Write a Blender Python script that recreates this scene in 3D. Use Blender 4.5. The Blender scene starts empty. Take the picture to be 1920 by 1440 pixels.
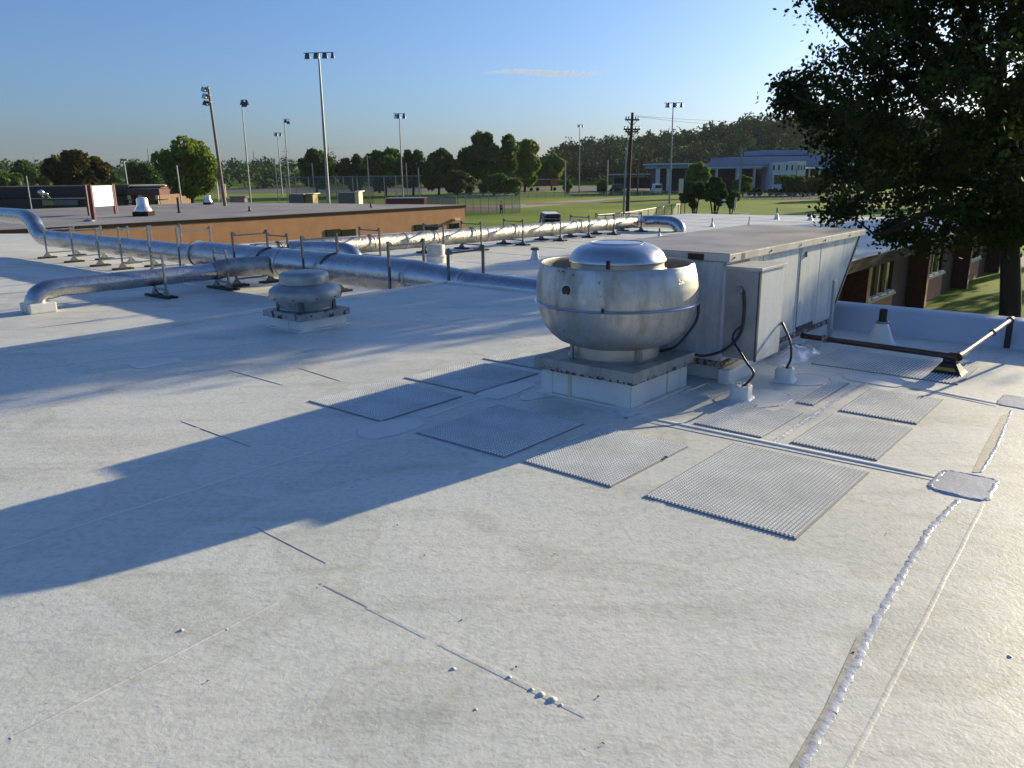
import bpy, bmesh, math, random
import numpy as np
from mathutils import Vector, Matrix

S = bpy.context.scene
R = math.radians
random.seed(7)
rng = np.random.default_rng(7)

# ------------------------------------------------------------------ camera, world, sun
F, HOR, ROLL, H = 1500., 322., R(0.6), 1.65
PITCH = math.atan((720 - HOR) / F)
cam = bpy.data.cameras.new('camera')
cam.sensor_width = 36; cam.lens = F / 1920 * 36; cam.clip_start = .05; cam.clip_end = 20000
camo = bpy.data.objects.new('camera', cam); S.collection.objects.link(camo)
camo.matrix_world = Matrix.Translation((0, 0, H)) @ Matrix.Rotation(math.pi/2 - PITCH, 4, 'X') @ Matrix.Rotation(-ROLL, 4, 'Z')
S.camera = camo

SUN_AZ, SUN_EL = 40.5, 14.2          # azimuth as a math angle, degrees
w = bpy.data.worlds.new('World'); S.world = w; w.use_nodes = True
nt = w.node_tree; nt.nodes.clear()
sky = nt.nodes.new('ShaderNodeTexSky'); sky.sky_type = 'NISHITA'; sky.sun_disc = False
sky.sun_elevation = R(SUN_EL); sky.sun_rotation = R(90 - SUN_AZ)
sky.air_density = 1.0; sky.dust_density = 1.7; sky.ozone_density = 5.2; sky.altitude = 150
hsv = nt.nodes.new('ShaderNodeHueSaturation'); hsv.inputs['Saturation'].default_value = 0.95
bg = nt.nodes.new('ShaderNodeBackground'); bg.inputs['Strength'].default_value = .086
wo = nt.nodes.new('ShaderNodeOutputWorld')
wbal = nt.nodes.new('ShaderNodeMixRGB'); wbal.blend_type = 'MULTIPLY'; wbal.inputs[0].default_value = 1; wbal.inputs[2].default_value = (.90, 1.0, 1.19, 1)
nt.links.new(sky.outputs[0], hsv.inputs['Color']); nt.links.new(hsv.outputs[0], wbal.inputs[1]); nt.links.new(wbal.outputs[0], bg.inputs[0]); nt.links.new(bg.outputs[0], wo.inputs[0])
sun = bpy.data.lights.new('sun', 'SUN'); sun.energy = 5.0; sun.angle = R(.53); sun.color = (1, .83, .52)
suno = bpy.data.objects.new('sun', sun); S.collection.objects.link(suno)
sd = Vector((math.cos(R(SUN_AZ))*math.cos(R(SUN_EL)), math.sin(R(SUN_AZ))*math.cos(R(SUN_EL)), math.sin(R(SUN_EL))))
suno.rotation_euler = sd.to_track_quat('Z', 'Y').to_euler(); suno.location = (20, 20, 30)
S.view_settings.view_transform = 'Standard'; S.view_settings.look = 'None'
S.view_settings.gamma = 1; S.view_settings.use_curve_mapping = False
S.view_settings.exposure = 0.78
S.cycles.max_bounces = 6; S.cycles.transparent_max_bounces = 16

# ------------------------------------------------------------------ surveyed directions
AZ = R(49.5)
U = Vector((math.cos(AZ), math.sin(AZ), 0)); V = Vector((math.sin(AZ), -math.cos(AZ), 0))
LOW, GND = -1.0, -3.75
def W(u, v, z=0.): return U*u + V*v + Vector((0, 0, z))
def ray(px, py):
    a, b = px - 960, py - 720
    c, s = math.cos(ROLL), math.sin(ROLL)
    a2, b2 = a*c - b*s, a*s + b*c
    return Vector((a2, F*math.cos(PITCH) - b2*math.sin(PITCH), -F*math.sin(PITCH) - b2*math.cos(PITCH))) / F
def P(px, py, z=0.):                       # point of a survey sight line at height z
    d = ray(px, py); return Vector((0, 0, H)) + d*((z - H)/d.z)
def D(px, py, y):                          # ... at distance y
    d = ray(px, py); return Vector((0, 0, H)) + d*(y/d.y)
def PL(px, py, p0, n):                     # ... on a plane
    d = ray(px, py); c = Vector((0, 0, H)); return c + d*((p0 - c).dot(n)/d.dot(n))

# ------------------------------------------------------------------ materials
def new_mat(name):
    m = bpy.data.materials.new(name); m.use_nodes = True
    return m, m.node_tree, m.node_tree.nodes['Principled BSDF']
def N(nt, t, **kw):
    n = nt.nodes.new(t)
    for k, v in kw.items():
        if k in n.inputs: n.inputs[k].default_value = v
        else: setattr(n, k, v)
    return n
def rgba(c): return (c[0], c[1], c[2], 1)
def mat(name, col, rough=.6, metal=0., var=.25, vs=2.5, bump=0., bs=60., col2=None, spec=.5, stretch=(1, 1, 1), world=False, trans=0., detail=4., coat=0.):
    m, nt, b = new_mat(name); L = nt.links.new
    tc = N(nt, 'ShaderNodeTexCoord'); mp = N(nt, 'ShaderNodeMapping'); mp.inputs['Scale'].default_value = stretch
    if world:
        g = N(nt, 'ShaderNodeNewGeometry'); L(g.outputs['Position'], mp.inputs[0])
    else: L(tc.outputs['Object'], mp.inputs[0])
    n = N(nt, 'ShaderNodeTexNoise', Scale=vs, Detail=detail, Roughness=.6); L(mp.outputs[0], n.inputs['Vector'])
    cr = N(nt, 'ShaderNodeValToRGB')
    c2 = col2 if col2 else tuple(x*(1 - var) for x in col); c1 = col if col2 else tuple(min(1, x*(1 + var*.5)) for x in col)
    cr.color_ramp.elements[0].position = .32; cr.color_ramp.elements[1].position = .68
    cr.color_ramp.elements[0].color = rgba(c2); cr.color_ramp.elements[1].color = rgba(c1)
    L(n.outputs[0], cr.inputs[0]); L(cr.outputs[0], b.inputs['Base Color'])
    mr = N(nt, 'ShaderNodeMapRange'); mr.inputs['To Min'].default_value = max(.03, rough - .1); mr.inputs['To Max'].default_value = min(1, rough + .12)
    L(n.outputs[0], mr.inputs[0]); L(mr.outputs[0], b.inputs['Roughness'])
    b.inputs['Metallic'].default_value = metal; b.inputs['Specular IOR Level'].default_value = spec
    b.inputs['Coat Weight'].default_value = coat
    if bump:
        n2 = N(nt, 'ShaderNodeTexNoise', Scale=bs, Detail=3., Roughness=.55); L(mp.outputs[0], n2.inputs['Vector'])
        bp = N(nt, 'ShaderNodeBump', Strength=1., Distance=bump); L(n2.outputs[0], bp.inputs['Height']); L(bp.outputs[0], b.inputs['Normal'])
    if trans:
        out = nt.nodes['Material Output']; tr = N(nt, 'ShaderNodeBsdfTransparent'); mx = N(nt, 'ShaderNodeMixShader', Fac=trans)
        L(b.outputs[0], mx.inputs[1]); L(tr.outputs[0], mx.inputs[2]); L(mx.outputs[0], out.inputs['Surface'])
    return m
def mat_peel(name, paint, under, rough=.5, metal=0., thr=.58, scale=14., stain=None, zr=None):
    """paint over a darker underlayer that shows through in chips (scale) - zr=(z0,z1): chips gather near z0"""
    m, nt, b = new_mat(name); L = nt.links.new
    tc = N(nt, 'ShaderNodeTexCoord')
    n = N(nt, 'ShaderNodeTexNoise', Scale=scale, Detail=6., Roughness=.7); L(tc.outputs['Object'], n.inputs['Vector'])
    src = n.outputs[0]
    if zr:
        sx = N(nt, 'ShaderNodeSeparateXYZ'); L(tc.outputs['Object'], sx.inputs[0])
        mr = N(nt, 'ShaderNodeMapRange'); mr.inputs['From Min'].default_value = zr[0]; mr.inputs['From Max'].default_value = zr[1]
        mr.inputs['To Min'].default_value = .16; mr.inputs['To Max'].default_value = -.12
        L(sx.outputs[2], mr.inputs[0]); ad = N(nt, 'ShaderNodeMath', operation='ADD'); L(src, ad.inputs[0]); L(mr.outputs[0], ad.inputs[1]); src = ad.outputs[0]
    cr = N(nt, 'ShaderNodeValToRGB'); cr.color_ramp.interpolation = 'LINEAR'
    cr.color_ramp.elements[0].position = thr; cr.color_ramp.elements[1].position = thr + .02
    L(src, cr.inputs[0])
    mp = N(nt, 'ShaderNodeMapping'); mp.inputs['Scale'].default_value = (3., 3., .55); L(tc.outputs['Object'], mp.inputs[0])
    n2 = N(nt, 'ShaderNodeTexNoise', Scale=3.2, Detail=6., Roughness=.65); L(mp.outputs[0], n2.inputs['Vector'])
    n3 = N(nt, 'ShaderNodeTexNoise', Scale=2.6, Detail=6., Roughness=.7); L(tc.outputs['Object'], n3.inputs['Vector'])
    av = N(nt, 'ShaderNodeMath', operation='MULTIPLY'); L(n2.outputs[0], av.inputs[0]); L(n3.outputs[0], av.inputs[1])
    sr = N(nt, 'ShaderNodeMapRange'); sr.inputs['From Min'].default_value = .17; sr.inputs['From Max'].default_value = .34; L(av.outputs[0], sr.inputs[0])
    mc = N(nt, 'ShaderNodeMixRGB'); mc.inputs[1].default_value = rgba(paint); mc.inputs[2].default_value = rgba(stain or tuple(x*.7 for x in paint)); L(sr.outputs[0], mc.inputs[0])
    rr_ = N(nt, 'ShaderNodeMapRange'); rr_.inputs['To Min'].default_value = max(.05, rough - .08); rr_.inputs['To Max'].default_value = rough + .22; L(sr.outputs[0], rr_.inputs[0])
    mx = N(nt, 'ShaderNodeMixRGB'); L(cr.outputs[0], mx.inputs[0]); L(mc.outputs[0], mx.inputs[1]); mx.inputs[2].default_value = rgba(under)
    L(mx.outputs[0], b.inputs['Base Color']); L(rr_.outputs[0], b.inputs['Roughness']); b.inputs['Metallic'].default_value = metal
    bp = N(nt, 'ShaderNodeBump', Strength=.6, Distance=.003); bp.invert = True; L(cr.outputs[0], bp.inputs['Height']); L(bp.outputs[0], b.inputs['Normal'])
    return m

def roof_material(name, base, warm, cool, fine=1.0):
    m, nt, b = new_mat(name); L = nt.links.new
    g = N(nt, 'ShaderNodeNewGeometry')
    big = N(nt, 'ShaderNodeTexNoise', Scale=.55, Detail=5., Roughness=.55); L(g.outputs['Position'], big.inputs['Vector'])
    cr = N(nt, 'ShaderNodeValToRGB'); e = cr.color_ramp.elements
    e[0].position = .3; e[0].color = rgba(cool); e[1].position = .7; e[1].color = rgba(warm)
    x = e.new(.5); x.color = rgba(base); L(big.outputs[0], cr.inputs[0])
    # dirt: speckle and washed streaks
    sp = N(nt, 'ShaderNodeTexNoise', Scale=26., Detail=5., Roughness=.65); L(g.outputs['Position'], sp.inputs['Vector'])
    sr = N(nt, 'ShaderNodeValToRGB'); sr.color_ramp.elements[0].position = .3; sr.color_ramp.elements[0].color = (.80, .79, .77, 1); sr.color_ramp.elements[1].position = .55; sr.color_ramp.elements[1].color = (1, 1, 1, 1)
    L(sp.outputs[0], sr.inputs[0])
    mp = N(nt, 'ShaderNodeMapping'); mp.inputs['Rotation'].default_value = (0, 0, -AZ); mp.inputs['Scale'].default_value = (.5, 3., 1); L(g.outputs['Position'], mp.inputs[0])
    st = N(nt, 'ShaderNodeTexNoise', Scale=1.3, Detail=6., Roughness=.7); L(mp.outputs[0], st.inputs['Vector'])
    s2 = N(nt, 'ShaderNodeValToRGB'); s2.color_ramp.elements[0].position = .33; s2.color_ramp.elements[0].color = (.80, .80, .77, 1); s2.color_ramp.elements[1].position = .5; s2.color_ramp.elements[1].color = (1, 1, 1, 1)
    L(st.outputs[0], s2.inputs[0])
    m1 = N(nt, 'ShaderNodeMixRGB', blend_type='MULTIPLY'); m1.inputs[0].default_value = 1; L(cr.outputs[0], m1.inputs[1]); L(sr.outputs[0], m1.inputs[2])
    m2 = N(nt, 'ShaderNodeMixRGB', blend_type='MULTIPLY'); m2.inputs[0].default_value = .8; L(m1.outputs[0], m2.inputs[1]); L(s2.outputs[0], m2.inputs[2])
    # tiny dark grit
    vo = N(nt, 'ShaderNodeTexVoronoi', Scale=5.5); vo.inputs['Randomness'].default_value = 1; L(g.outputs['Position'], vo.inputs['Vector'])
    lt = N(nt, 'ShaderNodeMath', operation='LESS_THAN'); lt.inputs[1].default_value = .022; L(vo.outputs['Distance'], lt.inputs[0])
    m3 = N(nt, 'ShaderNodeMixRGB'); L(lt.outputs[0], m3.inputs[0]); L(m2.outputs[0], m3.inputs[1]); m3.inputs[2].default_value = (.16, .13, .10, 1)
    L(m3.outputs[0], b.inputs['Base Color'])
    b.inputs['Roughness'].default_value = .55; b.inputs['Specular IOR Level'].default_value = .35
    n1 = N(nt, 'ShaderNodeTexNoise', Scale=62., Detail=2.5, Roughness=.5, Distortion=.4); L(g.outputs['Position'], n1.inputs['Vector'])
    n2 = N(nt, 'ShaderNodeTexNoise', Scale=2.2, Detail=3., Roughness=.5); L(g.outputs['Position'], n2.inputs['Vector'])
    b1 = N(nt, 'ShaderNodeBump', Strength=1., Distance=.00125*fine); L(n1.outputs[0], b1.inputs['Height'])
    b2 = N(nt, 'ShaderNodeBump', Strength=1., Distance=.006); L(n2.outputs[0], b2.inputs['Height']); L(b1.outputs[0], b2.inputs['Normal'])
    n4 = N(nt, 'ShaderNodeTexNoise', Scale=7., Detail=4., Roughness=.6, Distortion=2.2); L(g.outputs['Position'], n4.inputs['Vector'])
    b3 = N(nt, 'ShaderNodeBump', Strength=1., Distance=.0015); L(n4.outputs[0], b3.inputs['Height']); L(b2.outputs[0], b3.inputs['Normal'])
    L(b3.outputs[0], b.inputs['Normal'])
    # faint rings left by standing water
    n5 = N(nt, 'ShaderNodeTexNoise', Scale=.9, Detail=3., Roughness=.45, Distortion=.6); L(g.outputs['Position'], n5.inputs['Vector'])
    rg = N(nt, 'ShaderNodeValToRGB'); e = rg.color_ramp.elements; e[0].position = .545; e[0].color = (1, 1, 1, 1); e[1].position = .585; e[1].color = (.93, .93, .91, 1)
    x = e.new(.565); x.color = (.86, .85, .80, 1); L(n5.outputs[0], rg.inputs[0])
    m4 = N(nt, 'ShaderNodeMixRGB', blend_type='MULTIPLY'); m4.inputs[0].default_value = .8; L(m3.outputs[0], m4.inputs[1]); L(rg.outputs[0], m4.inputs[2]); L(m4.outputs[0], b.inputs['Base Color'])
    return m

M = {}
M['roof'] = roof_material('white_roof_membrane', (.66, .68, .63), (.71, .70, .64), (.62, .65, .61))
M['roof_low'] = roof_material('white_roof_membrane_lower', (.68, .69, .64), (.70, .70, .65), (.58, .585, .54), .7)
M['membrane'] = mat('white_flashing_membrane', (.72, .72, .67), .42, var=.12, bump=.003, bs=14)
M['patch'] = mat('smooth_patch', (.67, .68, .65), .5, var=.12, bump=.001, bs=60)
M['patch2'] = mat('glossy_clear_patch', (.60, .60, .60), .30, var=.15, bump=.002, bs=30)
M['bead'] = mat('glossy_white_sealant', (.62, .63, .66), .13, var=.25, vs=14, bump=.0035, bs=38)
M['stain'] = mat('grimy_stain', (.40, .39, .34), .6, var=.4, vs=30, bump=.001, bs=200)
M['crease'] = mat('shadowy_crease', (.46, .47, .44), .6, var=.2, vs=20)  # dark tone painted in for shade along creases and lap edges
M['yellowed'] = mat('yellowed_sealant', (.62, .58, .40), .4, var=.2)
M['mat_top'] = mat('light_grey_mat', (.74, .78, .78), .5, var=.18, vs=3, world=True)
M['mat_base'] = mat('mat_underside', (.27, .28, .30), .7, var=.2)
M['fan'] = mat_peel('weathered_spun_aluminium', (.54, .55, .54), (.28, .26, .22), rough=.42, metal=.7, thr=.64, scale=7., stain=(.36, .35, .32))
M['fan_dome'] = mat('spun_dome', (.55, .57, .60), .30, .92, var=.12, vs=6)
M['fan_in'] = mat('dusty_funnel', (.36, .31, .25), .6, .3, var=.3)
M['cap'] = mat_peel('flaking_curb_cap', (.40, .39, .35), (.05, .035, .03), rough=.55, thr=.60, scale=24., zr=(.19, .26))
M['cap2'] = mat_peel('chipped_dark_cap', (.36, .37, .37), (.02, .02, .02), rough=.4, metal=.3, thr=.54, scale=8.)
M['oldfan'] = mat('weathered_grey_fan', (.36, .38, .38), .42, .55, var=.25, vs=7)
M['hvac'] = mat_peel('chalky_unit_paint', (.60, .64, .65), (.22, .17, .13), rough=.45, thr=.70, scale=6., stain=(.40, .44, .46))
M['hvac_top'] = mat('dusty_unit_top', (.33, .31, .28), .55, var=.35, vs=2.2, bump=.001, bs=40)
M['hvac_flange'] = mat_peel('rusting_flange', (.52, .51, .48), (.17, .09, .06), rough=.5, thr=.70, scale=7.)
M['rust'] = mat_peel('rusted_rail', (.38, .36, .32), (.12, .05, .03), rough=.7, thr=.48, scale=16.)
M['rubber'] = mat('black_rubber', (.018, .017, .017), .55, var=.2)
M['cable'] = mat('black_flexible_conduit', (.025, .027, .035), .38, var=.2, bump=.0015, bs=300)
M['pipe'] = mat_peel('painted_gas_pipe', (.045, .03, .026), (.16, .12, .10), rough=.4, thr=.62, scale=18.)
M['pipe_sil'] = mat('pinkish_brown_pipe', (.42, .32, .28), .35, .2, var=.3, vs=12)  # lighter pinkish brown than the other pipe run
M['wire'] = mat('dark_wire', (.05, .05, .055), 1., spec=0.)
M['yellow'] = mat('faded_yellow_marking', (.40, .27, .03), .6)
M['strut'] = mat('galvanized_strut', (.30, .32, .33), .42, .75, var=.25, vs=9)
M['strut_dark'] = mat('dark_strut', (.13, .14, .17), .4, .7, var=.25, vs=9)
M['foil'] = mat('foil_duct_jacket', (.47, .48, .50), .27, .94, var=.12, vs=3, bump=.011, bs=7)
M['foil_crinkle'] = mat('crinkled_foil_jacket', (.42, .41, .385), .46, .85, var=.25, vs=3, bump=.03, bs=14, stretch=(1.6, 1, 1))
M['tape'] = mat('foil_tape', (.55, .56, .57), .4, .9, var=.2)
M['tan'] = mat('orange_tan_brick', (.50, .255, .125), .85, var=.22, vs=1.2, col2=(.40, .20, .10), bump=.004, bs=12)
M['fascia'] = mat('dark_bronze_fascia', (.035, .024, .022), .85, spec=.1)
M['grey_roof'] = mat('grey_gravel_roof', (.24, .235, .24), .85, var=.3, vs=.35, world=True, detail=8., bump=.01, bs=9)
M['brick_shaded'] = mat('shaded_brick', (.085, .036, .026), .85, var=.35, vs=9, bump=.003, bs=40)  # brick tone darkened for the fins' shade
M['brick_lit'] = mat('sunlit_brick', (.46, .21, .10), .85, var=.3, vs=9)  # the same brick, coloured lighter as if sunlit
M['mortar'] = mat('mortar', (.28, .24, .20), .9)
M['frame_wood'] = mat('tan_window_frame', (.30, .25, .10), .5, var=.2)
M['sill'] = mat('pale_stone_sill', (.62, .52, .36), .7)
M['glass'] = mat('dark_window_glass', (.02, .025, .02), .08, var=.2, spec=.8)
M['white'] = mat('white_paint', (.78, .78, .78), .5, var=.06)
M['cream'] = mat('cream_panel', (.62, .56, .44), .6, var=.08)
M['stucco'] = mat('pale_stucco', (.55, .57, .62), .8, var=.08, vs=.5)
M['stucco_shade_blue'] = mat('shade_blue_walls', (.22, .29, .42), .6, var=.1, vs=.3)  # wall colour shifted to the blue of fronts in shade
M['tower'] = mat('sunlit_stucco_tower', (.72, .68, .62), .8, var=.05)  # lighter, warmer copy of the stucco, painted as sunlit
M['dark_open'] = mat('dark_interior', (.03, .032, .04), .6, var=.3)
M['bay_red'] = mat('maroon_bay_door', (.07, .025, .03), .6, var=.3)
M['black_bld'] = mat('dark_brown_siding', (.03, .026, .028), .7, var=.3)
M['maroon'] = mat('maroon_paint', (.10, .018, .022), .45, var=.2)
M['pole'] = mat('galvanized_light_pole', (.26, .28, .30), .5, .4, var=.15)
M['pole_brown'] = mat('weathered_brown_pole', (.16, .11, .10), .6, var=.25)
M['pole_wood'] = mat('dark_timber_pole', (.055, .035, .028), .8, var=.3)
M['lamp'] = mat('lamp_housing', (.10, .11, .13), .4, .5)
M['lens'] = mat('lamp_reflector', (.75, .77, .8), .2, .8)
M['net'] = mat('backstop_netting', (.10, .12, .12), .8, trans=.66)
M['chain'] = mat('chain_link', (.22, .23, .23), .6, .4, trans=.62)
M['chain_dense'] = mat('windscreen_mesh', (.18, .19, .21), .8, trans=.3)
M['asphalt'] = mat('asphalt', (.055, .055, .06), .9, var=.2, vs=.5, world=True)
M['concrete'] = mat('pale_concrete_path', (.26, .24, .21), .9, var=.15, vs=.4, world=True)
M['dirt'] = mat('reddish_infield_dirt', (.17, .075, .04), .95, var=.2, vs=.4, world=True)
M['trunk'] = mat('bark', (.028, .02, .015), .95, var=.4, vs=5, bump=.02, bs=18, stretch=(1, 1, .3))
M['skin'] = mat('skin', (.38, .20, .13), .6, var=.05)
M['shirt'] = mat('red_shirt', (.42, .03, .025), .8, var=.05)
M['shorts'] = mat('dark_trousers', (.03, .03, .04), .8, var=.05)
M['hair'] = mat('dark_hair', (.02, .014, .01), .8, var=.05)
M['bus'] = mat('orange_red_bus_paint', (.38, .09, .025), .5, var=.1)
M['bus_red'] = mat('dull_red_bus_side', (.14, .035, .03), .5, var=.1)
M['vanpaint'] = mat('white_van_paint', (.6, .64, .7), .3, var=.05)
M['orange'] = mat('orange_plastic', (.5, .12, .03), .5, var=.05)
M['tyre'] = mat('tyre', (.02, .02, .02), .8)

def leaf_mat(name, c1, c2, tr=.35, vs=.9, rough=.6):
    m, nt, b = new_mat(name); L = nt.links.new
    g = N(nt, 'ShaderNodeNewGeometry'); n = N(nt, 'ShaderNodeTexNoise', Scale=vs, Detail=6., Roughness=.75); L(g.outputs['Position'], n.inputs['Vector'])
    cr = N(nt, 'ShaderNodeValToRGB'); cr.color_ramp.elements[0].position = .35; cr.color_ramp.elements[1].position = .65
    cr.color_ramp.elements[0].color = rgba(c1); cr.color_ramp.elements[1].color = rgba(c2); L(n.outputs[0], cr.inputs[0]); L(cr.outputs[0], b.inputs['Base Color'])
    b.inputs['Roughness'].default_value = rough; b.inputs['Specular IOR Level'].default_value = .12
    t = N(nt, 'ShaderNodeBsdfTranslucent'); L(cr.outputs[0], t.inputs[0]); mx = N(nt, 'ShaderNodeMixShader', Fac=tr)
    L(b.outputs[0], mx.inputs[1]); L(t.outputs[0], mx.inputs[2]); L(mx.outputs[0], nt.nodes['Material Output'].inputs['Surface'])
    return m
M['leaf_big'] = leaf_mat('shade_tree_leaf', (.008, .018, .006), (.034, .055, .012), .24, 1.2, .7)
M['leaf_dark'] = leaf_mat('dark_foliage', (.036, .078, .02), (.08, .145, .032), .28, .3)
M['leaf_mid'] = leaf_mat('mid_foliage', (.06, .115, .022), (.125, .19, .04), .3, .3)
M['leaf_light'] = leaf_mat('light_foliage', (.10, .165, .028), (.22, .28, .055), .35, .4)
M['leaf_rust'] = leaf_mat('reddish_green_foliage', (.04, .05, .016), (.10, .085, .022), .3, .3)
M['leaf_wood'] = leaf_mat('far_wood_foliage', (.028, .062, .026), (.06, .11, .04), .12, .05, .9)

# ground material
def ground_material():
    m, nt, b = new_mat('lawn_grass'); L = nt.links.new
    g = N(nt, 'ShaderNodeNewGeometry')
    n = N(nt, 'ShaderNodeTexNoise', Scale=.05, Detail=8., Roughness=.65); L(g.outputs['Position'], n.inputs['Vector'])
    cr = N(nt, 'ShaderNodeValToRGB'); e = cr.color_ramp.elements
    e[0].position = .35; e[0].color = (.11, .185, .012, 1); e[1].position = .68; e[1].color = (.28, .31, .03, 1)
    x = e.new(.5); x.color = (.17, .255, .018, 1); L(n.outputs[0], cr.inputs[0])
    n2 = N(nt, 'ShaderNodeTexNoise', Scale=2.5, Detail=8., Roughness=.75); L(g.outputs['Position'], n2.inputs['Vector'])
    c2 = N(nt, 'ShaderNodeValToRGB'); c2.color_ramp.elements[0].position = .3; c2.color_ramp.elements[0].color = (.55, .6, .5, 1); c2.color_ramp.elements[1].position = .65; c2.color_ramp.elements[1].color = (1.1, 1.1, 1, 1)
    L(n2.outputs[0], c2.inputs[0])
    mx = N(nt, 'ShaderNodeMixRGB', blend_type='MULTIPLY'); mx.inputs[0].default_value = 1; L(cr.outputs[0], mx.inputs[1]); L(c2.outputs[0], mx.inputs[2]); L(mx.outputs[0], b.inputs['Base Color'])
    b.inputs['Roughness'].default_value = .9; b.inputs['Specular IOR Level'].default_value = .15
    n3 = N(nt, 'ShaderNodeTexNoise', Scale=9., Detail=6., Roughness=.8); L(g.outputs['Position'], n3.inputs['Vector'])
    bp = N(nt, 'ShaderNodeBump', Strength=1., Distance=.03); L(n3.outputs[0], bp.inputs['Height']); L(bp.outputs[0], b.inputs['Normal'])
    return m
M['grass'] = ground_material()

# ------------------------------------------------------------------ object helpers
COL = S.collection
XF = {}                                    # frame of every thing
ORD = ['first', 'second', 'third', 'fourth', 'fifth', 'sixth', 'seventh', 'eighth', 'ninth', 'tenth', 'eleventh', 'twelfth', 'thirteenth', 'fourteenth']
def tag(o, label=None, cat=None, group=None, kind=None):
    if label: o['label'] = label
    if cat: o['category'] = cat
    if group: o['group'] = group
    if kind: o['kind'] = kind
    return o
def thing(name, label, cat, loc=(0, 0, 0), rz=0., group=None):
    o = bpy.data.objects.new(name, None); COL.objects.link(o); o.empty_display_size = .2
    o.location = loc; o.rotation_euler = (0, 0, rz)
    XF[o.name] = Matrix.Translation(Vector(loc)) @ Matrix.Rotation(rz, 4, 'Z')
    return tag(o, label, cat, group)
class MB:
    def __init__(s): s.v = []; s.f = []
    def add(s, vs, fs):
        k = len(s.v); s.v += [tuple(p) for p in vs]; s.f += [tuple(i + k for i in f) for f in fs]; return s
    def bx(s, x0, y0, z0, x1, y1, z1):
        return s.add([(x0,y0,z0),(x1,y0,z0),(x1,y1,z0),(x0,y1,z0),(x0,y0,z1),(x1,y0,z1),(x1,y1,z1),(x0,y1,z1)],
                     [(0,3,2,1),(4,5,6,7),(0,1,5,4),(1,2,6,5),(2,3,7,6),(3,0,4,7)])
    def prism(s, poly, z0, z1):
        n = len(poly); vs = [(p[0], p[1], z0) for p in poly] + [(p[0], p[1], z1) for p in poly]
        return s.add(vs, [tuple(range(n))[::-1], tuple(range(n, 2*n))] + [(i, (i+1) % n, n + (i+1) % n, n + i) for i in range(n)])
    def extrude(s, prof, path0, path1, xax):
        """profile [(a,z)] along axis xax, swept path0->path1"""
        n = len(prof); vs = []
        for p in (path0, path1): vs += [tuple(Vector(p) + xax*a + Vector((0, 0, z))) for a, z in prof]
        return s.add(vs, [tuple(range(n)), tuple(range(n, 2*n))[::-1]] + [(i, n + i, n + (i+1) % n, (i+1) % n) for i in range(n)])
    def lathe(s, prof, seg=48, c=(0, 0, 0)):
        vs, fs = [], []; n = len(prof)
        for r, z in prof:
            for k in range(seg):
                a = 2*math.pi*k/seg; vs.append((c[0] + r*math.cos(a), c[1] + r*math.sin(a), c[2] + z))
        for i in range(n - 1):
            for k in range(seg): fs.append((i*seg + k, i*seg + (k+1) % seg, (i+1)*seg + (k+1) % seg, (i+1)*seg + k))
        if prof[0][0] > 0 and prof[0][0] < 1e-3 or prof[0][0] > 0: pass
        return s.add(vs, fs)
    def disc(s, r, z, seg=48, c=(0, 0, 0)):
        return s.add([(c[0] + r*math.cos(2*math.pi*k/seg), c[1] + r*math.sin(2*math.pi*k/seg), c[2] + z) for k in range(seg)], [tuple(range(seg))])
    def tube(s, pts, r, seg=8, cap=True):
        pts = [Vector(p) for p in pts]; n = len(pts); rs = r if hasattr(r, '__len__') else [r]*n
        vs, fs = [], []; ref = None
        for i, p in enumerate(pts):
            t = (pts[min(i+1, n-1)] - pts[max(i-1, 0)]).normalized()
            if ref is None: ref = t.orthogonal().normalized()
            ref = (ref - t*ref.dot(t)); ref = ref.normalized() if ref.length > 1e-6 else t.orthogonal().normalized()
            b = t.cross(ref)
            for k in range(seg):
                a = 2*math.pi*k/seg; vs.append(tuple(p + (ref*math.cos(a) + b*math.sin(a))*rs[i]))
        for i in range(n-1):
            for k in range(seg): fs.append((i*seg + k, i*seg + (k+1) % seg, (i+1)*seg + (k+1) % seg, (i+1)*seg + k))
        if cap: fs += [tuple(range(seg))[::-1], tuple(range((n-1)*seg, n*seg))]
        return s.add(vs, fs)
    def build(s, name, m, parent=None, world=False, smooth=35, bevel=0, label=None, kind=None):
        me = bpy.data.meshes.new(name); vs = s.v
        if world and parent is not None:
            inv = frame(parent).inverted(); vs = [tuple(inv @ Vector(p)) for p in vs]
        me.from_pydata(vs, [], s.f)
        bm = bmesh.new(); bm.from_mesh(me); bmesh.ops.recalc_face_normals(bm, faces=bm.faces)
        if bevel: 
            es = [e for e in bm.edges if len(e.link_faces) == 2 and e.calc_face_angle(0) > .5]
            bmesh.ops.bevel(bm, geom=es, offset=bevel, segments=2, affect='EDGES', profile=.6)
        bm.to_mesh(me); bm.free()
        if smooth and not bevel:
            me.polygons.foreach_set('use_smooth', [True]*len(me.polygons)); me.set_sharp_from_angle(angle=R(smooth))
        me.materials.append(m)
        o = bpy.data.objects.new(name, me); COL.objects.link(o)
        if parent is not None: o.parent = parent
        if label: o['label'] = label
        if kind: o['kind'] = kind
        return o
def frame(o):
    while o is not None:
        if o.name in XF: return XF[o.name]
        o = o.parent
    return Matrix.Identity(4)
def curve(pts, n=6):
    """Catmull-Rom through pts"""
    pts = [Vector(p) for p in pts]; out = []
    for i in range(len(pts)-1):
        p0, p1, p2, p3 = pts[max(i-1, 0)], pts[i], pts[i+1], pts[min(i+2, len(pts)-1)]
        for k in range(n):
            t = k/n; out.append(.5*((2*p1) + (p2-p0)*t + (2*p0 - 5*p1 + 4*p2 - p3)*t*t + (3*p1 - p0 - 3*p2 + p3)*t**3))
    out.append(pts[-1]); return out
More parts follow.
